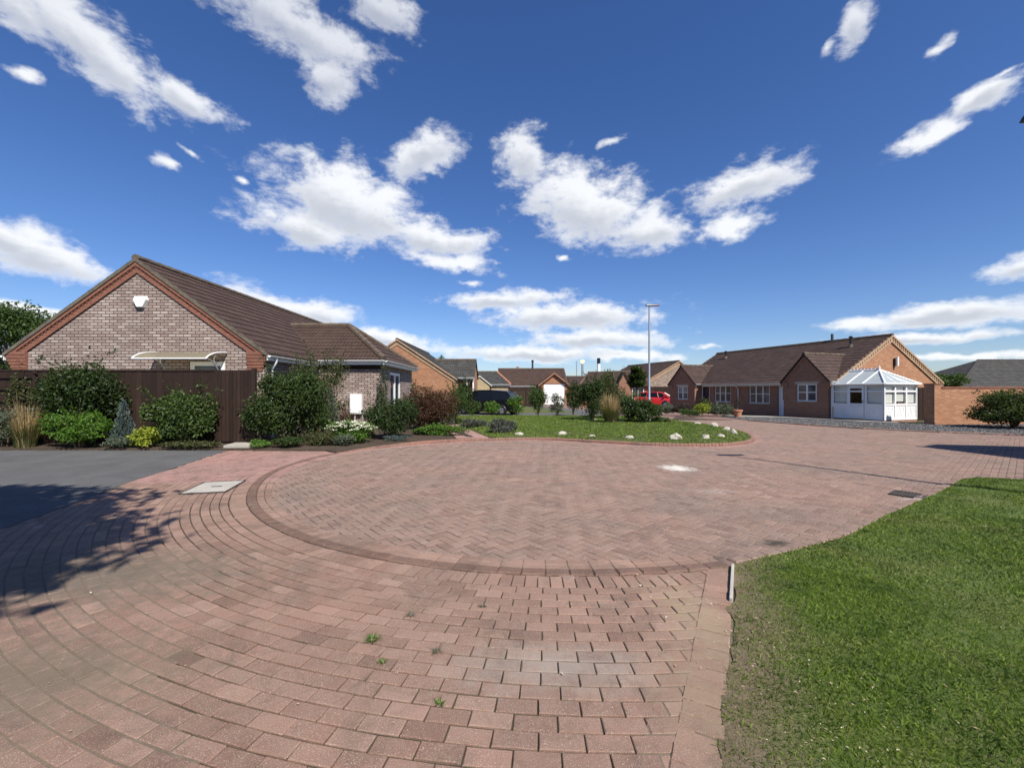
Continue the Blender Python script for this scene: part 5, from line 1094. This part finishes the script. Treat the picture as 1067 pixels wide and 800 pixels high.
# concrete cover and gully grate let into the paving
ic = thing('inspection_cover', 'square concrete inspection cover set in the paving', 'inspection cover', (-4.72, 6.85, .004), R(14))
MB().box(-.33, -.47, -.02, .33, .47, .012).build('slab', M['concrete'], ic, bevel=.004); ic.scale = (.88, .88, 1); fm = MB()
for s in (-1, 1): fm.box(s * .342 - .01, -.50, -.03, s * .342 + .01, .50, .015); fm.box(-.33, s * .482 - .01, -.03, .33, s * .482 + .01, .0155)
fm.build('rim', M['iron'], ic); MB().box(-.05, -.02, .0125, .12, .02, .017).build('lifting_slot', M['iron'], ic)
gg = thing('drain_grate', 'dark iron drain grate in the paving beside the lawn', 'drain', (5.83, 6.35, .012), R(38)); gg.scale = (.8, .8, 1); MB().box(-.24, -.24, -.04, .24, .24, -.012).build('frame', M['black'], gg)
bmb = MB()
for i in range(9): bmb.box(-.22, -.215 + i * .05, -.012, .22, -.188 + i * .05, .006)
for s in (-.24, .22): bmb.box(s, -.24, -.012, s + .02, .24, .007); bmb.box(-.22, s, -.012, .22, s + .02, .007)
bmb.build('bars', M['iron'], gg)
# far industrial stacks
def stack(px, d, ytop, r, mat, label, name='chimney_stack'):
    o = thing(name, label, 'chimney', (PX(px, d), d, 0)); h = PZ(ytop, d); MB().lathe([(r * 1.15, 0), (r, h * .8), (r, h)], n=16).build('shaft', M[mat], o, smooth=True); return o, h, r
o, h, r = stack(623.8, 420, 379, 1.6, 'white', 'far white chimney stack with a black top'); MB().lathe([(r + .05, h), (r + .05, h + 5.5), (0, h + 5.5)], n=16).build('black_top', M['black'], o, smooth=True)
o, h, r = stack(607, 600, 379, 1.7, 'steel', 'far flare stack with a burning yellow flame', 'flare_stack')
m, t, out = newmat('gas flame'); e = t.n('ShaderNodeEmission', Color=(1.0, .72, .34), Strength=1.5); t.nt.links.new(e.outputs[0], out.inputs[0])
MB().lathe([(0, h - .3), (1.2, h + 1), (2.6, h + 2.6), (2.8, h + 4), (1.4, h + 5), (0, h + 5.4)], n=14).build('flame', m, o, smooth=True)
stack(600.8, 600, 376, .55, 'steel', 'thin grey mast beside the flare stack', 'mast')

# ---------------------------------------------------------------- cars
M['car_glass'] = mat_plain('tinted car glass', (.008, .009, .011), .12, .35)
def car(label, x, y, yaw, paint, L_=4.3, Wd=1.8, Ht=1.52, glass='car_glass'):
    o = thing('parked_car', label, 'car', (x, y, 0), yaw); hl = L_ / 2; hw = Wd / 2
    S = [(-hl, .50, .86, .80), (-hl + .07, .32, .98, .90), (-hl + .45, .25, 1.00, .98), (-.9, .22, 1.0, 1.0), (0, .20, .98, 1.0), (.8, .20, .95, 1.0), (hl - 1.15, .22, .94, .99), (hl - .55, .24, .86, .95), (hl - .12, .32, .72, .84), (hl, .42, .60, .72)]
    mb = MB(); rings = []
    for sx, zb, zt, k in S:
        w = hw * k; zm = zb + (zt - zb) * .55; rings.append([(sx, 0, zb), (sx, w * .86, zb), (sx, w * .98, zb + .10), (sx, w, zm), (sx, w * .955, zt - .03), (sx, w * .86, zt + .02), (sx, 0, zt + .05)])
    full = [r + [(p[0], -p[1], p[2]) for p in r[-2:0:-1]] for r in rings]; n = len(full[0])
    for a, b in zip(full, full[1:]):
        for j in range(n): mb.poly(a[j], a[(j + 1) % n], b[(j + 1) % n], b[j])
    mb.poly(*full[0]); mb.poly(*full[-1]); bd = mb.build('body', paint, o, smooth=True, weld=True, sharp=35)
    zt = .98; rz = Ht; top = [(-hl + .62, .60), (-.55, .70), (.35, .70), (.75, .66)]; bot = [(-hl + .12, .78), (-.6, .88), (.5, .89), (1.42, .84)]
    rp = MB(); T = [(tx, tw * hw * 1.05, rz - (.09 if i == 0 else .05 if i == 3 else 0)) for i, (tx, tw) in enumerate(top)]
    for a, b in zip(T, T[1:]):
        rp.poly((a[0], a[1], a[2]), (b[0], b[1], b[2]), (b[0], 0, b[2] + .035), (a[0], 0, a[2] + .035)); rp.poly((a[0], -a[1], a[2]), (b[0], -b[1], b[2]), (b[0], 0, b[2] + .035), (a[0], 0, a[2] + .035))
    Bq = [(bx, bw * hw * 1.02, zt) for bx, bw in bot]
    for s in (1, -1):
        for i in range(4):
            a, b = Vector((T[i][0], T[i][1] * s, T[i][2])), Vector((Bq[i][0], Bq[i][1] * s, Bq[i][2])); rp.tube([a, b], .045 if i in (0, 3) else .03, 5)
        for a, b in zip(T, T[1:]): rp.tube([(a[0], a[1] * s, a[2]), (b[0], b[1] * s, b[2])], .035, 5)
    rp.build('roof', paint, o, smooth=True)
    q = lambda i, s: ((T[i][0], T[i][1] * s, T[i][2]), (Bq[i][0], Bq[i][1] * s, Bq[i][2]))
    for s in (1, -1):
        for i in range(3):
            (t0, b0), (t1, b1) = q(i, s), q(i + 1, s); MB().poly(b0, b1, t1, t0).build('side_window', M[glass], o)
    for i, nm in ((0, 'rear_window'), (3, 'windscreen')):
        (t0, b0), (t1, b1) = q(i, 1), q(i, -1); MB().poly(b0, b1, t1, t0).build(nm, M[glass], o)
    for wx in (-hl + .82, hl - .88):
        for s in (1, -1):
            ar = MB(); yy = s * (hw + .002); ar.poly(*[(wx + .375 * math.cos(t), yy, max(.2, .33 + .375 * math.sin(t))) for t in [j * math.pi / 12 for j in range(24)]]); ar.build('wheel_arch', M['black'], o)
            w = MB(); c = (wx, s * (hw - .08), .32)
            prof = [(.2, -.10), (.29, -.10), (.325, -.07), (.325, .07), (.29, .10), (.2, .10)]
            for k in range(len(prof) - 1):
                for j in range(20):
                    t0, t1 = j * math.pi / 10, (j + 1) * math.pi / 10; P = lambda pr, t: (c[0] + pr[0] * math.cos(t), c[1] + s * pr[1] + s * .02, c[2] + pr[0] * math.sin(t)); w.poly(P(prof[k], t0), P(prof[k], t1), P(prof[k + 1], t1), P(prof[k + 1], t0))
            wo = w.build('wheel', M['black'], o); rm = MB(); yo = c[1] + s * .115
            for j in range(5):
                t0 = j * 2 * math.pi / 5; rm.poly((c[0] + .05 * math.cos(t0 - .8), yo, c[2] + .05 * math.sin(t0 - .8)), (c[0] + .2 * math.cos(t0 - .25), yo - s * .01, c[2] + .2 * math.sin(t0 - .25)), (c[0] + .2 * math.cos(t0 + .25), yo - s * .01, c[2] + .2 * math.sin(t0 + .25)), (c[0] + .05 * math.cos(t0 + .8), yo, c[2] + .05 * math.sin(t0 + .8)))
            for j in range(20):
                t0, t1 = j * math.pi / 10, (j + 1) * math.pi / 10; rm.poly(*[(c[0] + rr * math.cos(t), yo, c[2] + rr * math.sin(t)) for rr, t in ((.185, t0), (.185, t1), (.215, t1), (.215, t0))])
            rm.build('rim', M['steel'], wo)
    for s in (1, -1):
        MB().hull8([(hl - .22, s * .42, .60), (hl - .02, s * .42, .56), (hl - .18, s * .80, .60), (hl - .42, s * .80, .64), (hl - .25, s * .42, .72), (hl - .08, s * .42, .66), (hl - .22, s * .78, .72), (hl - .45, s * .78, .76)]).build('headlight', M['glass_blind'], o)
        MB().box(-hl - .01, s * .52 - .16, .72, -hl + .10, s * .52 + .16, .90).build('tail_light', TL, o)
        MB().box(.95, s * (hw + .02) - .09, .98, 1.10, s * (hw + .02) + .09, 1.10).build('mirror', paint, o, bevel=.02)
        MB().box(-.25, s * (hw - .02) - .01 * s, .80, -.05, s * (hw - .0) + .02 * s, .83).build('door_handle', paint, o)
    MB().box(-hl - .012, -.26, .52, -hl + .0, .26, .63).build('number_plate', M['offwhite'], o); return o
def paint(name, col, coat=.6):
    m, t, out = newmat(name); tc = t.n('ShaderNodeTexCoord').outputs['Object']; c = t.mix(t.noise(tc, 2, 3), tuple(v * .9 for v in col), tuple(v * 1.1 for v in col))
    finish(t, out, c, .22, .5, extra=lambda p: (setattr(p.inputs['Coat Weight'], 'default_value', coat), setattr(p.inputs['Coat Roughness'], 'default_value', .05))); return m
TL = paint('tail lamp red', (.35, .012, .01))
car('black crossover car parked behind the lawn bushes', PX(509, 29.3), 29.3, R(180 - 24), paint('black car paint', (.006, .006, .008), .15), 4.5, 1.86, 1.60)
car('red hatchback parked before the grey brown gable', PX(682.5, 41.5), 41.5, R(-32), paint('red car paint', (.62, .022, .024)), 4.1, 1.76, 1.46)
# ---------------------------------------------------------------- sky, sun, camera
SUN_EL, SUN_AZ = 48.5, math.degrees(math.atan2(.52, -.85))
world = bpy.data.worlds.new('World'); scene.world = world; world.use_nodes = True
nt = world.node_tree; nt.nodes.clear(); t = NT(nt)
sky = t.n('ShaderNodeTexSky', _sky_type='NISHITA', _sun_disc=False, _sun_elevation=R(SUN_EL), _sun_rotation=R(SUN_AZ), _altitude=0.0, _air_density=1.0, _dust_density=.35, _ozone_density=2.2)
hs = t.n('ShaderNodeHueSaturation', Hue=.503, Saturation=1.2, Value=.72, Fac=1.0, Color=sky.outputs[0])
# clouds lie at fixed directions: azimuth east of +Y and elevation, both in radians
CL = [  # column, row, half width, half height in photo pixels, tilt in the picture (deg, clockwise), softness weight
    (90, 40, 125, 42, 22), (20, 5, 60, 30, 10), (205, 104, 50, 20, 12), (300, 22, 110, 34, 8), (340, 75, 30, 42, -25), (400, 10, 40, 25, 0), (14, 72, 30, 13, -10),
    (173, 167, 26, 11, 5), (201, 157, 20, 6, 20), (365, 210, 88, 44, 10), (318, 235, 72, 26, 8), (445, 158, 44, 26, -25), (450, 248, 70, 20, 6), (465, 271, 52, 12, 6), (248, 187, 10, 8, 0),
    (610, 212, 82, 44, 18), (545, 165, 26, 30, 30), (670, 240, 52, 20, 8), (640, 146, 22, 8, 0), (775, 192, 66, 27, -10), (758, 240, 36, 17, -12), (40, 262, 76, 30, 12), (10, 250, 40, 22, 5), (30, 322, 55, 8, 3),
    (893, 22, 20, 38, 28), (862, 52, 14, 12, 0), (968, 56, 28, 9, -22), (1022, 102, 56, 14, -16), (966, 142, 44, 13, -18), (1058, 72, 24, 7, -10), (1066, 274, 46, 17, -10),
    (1000, 324, 90, 16, -4), (900, 338, 45, 10, 4), (960, 354, 100, 8, 0), (590, 330, 100, 20, 0), (525, 312, 70, 11, -4), (620, 354, 80, 12, 0), (560, 368, 110, 9, 0), (655, 370, 60, 7, 0),
    (310, 322, 86, 18, 10), (395, 352, 75, 11, 6), (445, 361, 45, 8, 4), (490, 295, 18, 7, 0), (742, 360, 34, 5, 4), (588, 268, 12, 5, 0), (800, 372, 60, 5, 0), (230, 372, 120, 12, 0), (1000, 372, 90, 6, 0)]
grp = bpy.data.node_groups.new('cloud field', 'ShaderNodeTree')
grp.interface.new_socket('Dir', in_out='INPUT', socket_type='NodeSocketVector'); grp.interface.new_socket('Lift', in_out='INPUT', socket_type='NodeSocketFloat')
grp.interface.new_socket('Density', in_out='OUTPUT', socket_type='NodeSocketFloat'); grp.interface.new_socket('Base', in_out='OUTPUT', socket_type='NodeSocketFloat')
g = NT(grp); gi = grp.nodes.new('NodeGroupInput'); go = grp.nodes.new('NodeGroupOutput')
nm = g.n('ShaderNodeVectorMath', _operation='NORMALIZE'); grp.links.new(gi.outputs[0], nm.inputs[0]); sx = g.n('ShaderNodeSeparateXYZ'); grp.links.new(nm.outputs[0], sx.inputs[0])
az = g.math('ARCTAN2', sx.outputs[0], sx.outputs[1]); el = g.math('ADD', g.math('ARCSINE', sx.outputs[2]), gi.outputs[1])
cv_ = g.n('ShaderNodeCombineXYZ', X=az, Y=el, Z=0.0); vec = cv_.outputs[0]
# ragged edges: shift the lookup by turbulence
nz = g.n('ShaderNodeTexNoise', Scale=7.0, Detail=4.0, Roughness=.6); grp.links.new(vec, nz.inputs['Vector'])
w1 = g.n('ShaderNodeVectorMath', _operation='MULTIPLY_ADD'); grp.links.new(nz.outputs['Color'], w1.inputs[0]); w1.inputs[1].default_value = (.11, .055, 0); w1.inputs[2].default_value = (-.055, -.0275, 0)
w2 = g.n('ShaderNodeVectorMath', _operation='ADD'); grp.links.new(vec, w2.inputs[0]); grp.links.new(w1.outputs[0], w2.inputs[1]); wv = w2.outputs[0]
dist = base = None
for (px, py, hw, hh, tilt) in CL:
    a_ = math.atan2(px - CX, F); e_ = math.atan2((HZ - py) * math.cos(a_), F); sa_ = math.cos(a_) ** 2 / F; se_ = math.cos(a_) * math.cos(e_) ** 2 / F
    mp = g.map(wv, scale=(hw * sa_, hh * se_, 1), loc=(a_, e_, 0), rot=(0, 0, -R(tilt)), typ='TEXTURE')
    ln = g.n('ShaderNodeVectorMath', _operation='LENGTH'); grp.links.new(mp, ln.inputs[0])
    if hw * hh < 420: ln = type('o', (), {'outputs': {'Value': g.math('ADD', ln.outputs['Value'], .38)}})      # small ones are thin veils
    if dist is None: dist = ln.outputs['Value']
    else:
        sm = g.n('ShaderNodeMath', _operation='SMOOTH_MIN'); grp.links.new(dist, sm.inputs[0]); grp.links.new(ln.outputs['Value'], sm.inputs[1]); sm.inputs[2].default_value = .25; dist = sm.outputs[0]
    if hh * hw > 700:                                   # the flat grey base of a heaped cloud
        eb_ = math.atan2((HZ - py - hh * .34) * math.cos(a_), F)
        mp = g.map(wv, scale=(hw * .78 * sa_, hh * .50 * se_, 1), loc=(a_ - hw * .06 * sa_, eb_, 0), rot=(0, 0, -R(tilt)), typ='TEXTURE')
        ln = g.n('ShaderNodeVectorMath', _operation='LENGTH'); grp.links.new(mp, ln.inputs[0])
        base = ln.outputs['Value'] if base is None else g.math('MINIMUM', base, ln.outputs['Value'])
n1 = g.noise(g.map(vec, scale=(1, 1.7, 1)), 13, 9, .64, .25); n2 = g.noise(g.map(vec, scale=(1, 2.2, 1)), 34, 6, .62)
nn = g.math('ADD', g.math('MULTIPLY', n1, .75), g.math('MULTIPLY', n2, .25))
d = g.math('ADD', dist, g.math('MULTIPLY', g.math('SUBTRACT', nn, .5), 2.7))
mr = g.n('ShaderNodeMapRange', _interpolation_type='SMOOTHSTEP', Value=d, From__Min=1.16, From__Max=.36, To__Min=0.0, To__Max=1.0); grp.links.new(mr.outputs[0], go.inputs[0])
mb_ = g.n('ShaderNodeMapRange', _interpolation_type='SMOOTHSTEP', Value=g.math('ADD', base, g.math('MULTIPLY', g.math('SUBTRACT', nn, .5), 2.2)), From__Min=1.35, From__Max=.1, To__Min=0.0, To__Max=1.0); grp.links.new(mb_.outputs[0], go.inputs[1])
tc = t.n('ShaderNodeTexCoord').outputs['Generated']
q = nt.nodes.new('ShaderNodeGroup'); q.node_tree = grp; nt.links.new(tc, q.inputs[0]); q.inputs[1].default_value = 0
d0 = q.outputs[0]; shade = t.math('MULTIPLY', t.math('MULTIPLY', q.outputs[1], d0), .62)
cloud = t.mix(shade, (6.6, 6.7, 6.85), (2.6, 2.9, 3.5))
air = t.mix(1.0, hs.outputs[0], (.86, .93, 1.17), 'MULTIPLY')
sz = t.n('ShaderNodeSeparateXYZ'); nt.links.new(tc, sz.inputs[0]); thin = t.n('ShaderNodeMapRange', Value=sz.outputs[2], From__Min=.42, From__Max=.68, To__Min=.94, To__Max=.66).outputs[0]      # the high ones are veils
col = t.mix(t.math('MULTIPLY', d0, thin), air, cloud)
bg = t.n('ShaderNodeBackground', Strength=.1, Color=col); out = t.n('ShaderNodeOutputWorld'); nt.links.new(bg.outputs[0], out.inputs[0])

sd = Vector((math.sin(R(SUN_AZ)) * math.cos(R(SUN_EL)), math.cos(R(SUN_AZ)) * math.cos(R(SUN_EL)), math.sin(R(SUN_EL))))
sl_ = bpy.data.lights.new('sun', 'SUN'); sl_.energy = 4.4; sl_.angle = R(.53); sl_.color = (1.0, .955, .88)
so = bpy.data.objects.new('sun', sl_); COL.objects.link(so); so.rotation_euler = sd.to_track_quat('Z', 'Y').to_euler(); so.location = sd * 60

cam = bpy.data.cameras.new('camera'); cam.sensor_width = 36; cam.lens = 36 * F / 1067; cam.shift_y = (HZ - 400) / 1067; cam.clip_start = .05; cam.clip_end = 4000
co = bpy.data.objects.new('camera', cam); COL.objects.link(co); co.location = (0, 0, EYE); co.rotation_euler = (R(90), 0, 0); scene.camera = co
vs = scene.view_settings; vs.view_transform = 'Standard'; vs.look = 'None'; vs.exposure = .62; vs.gamma = 1; vs.use_curve_mapping = False
scene.render.engine = 'CYCLES'; scene.cycles.max_bounces = 6; scene.cycles.transparent_max_bounces = 8; scene.cycles.use_denoising = True
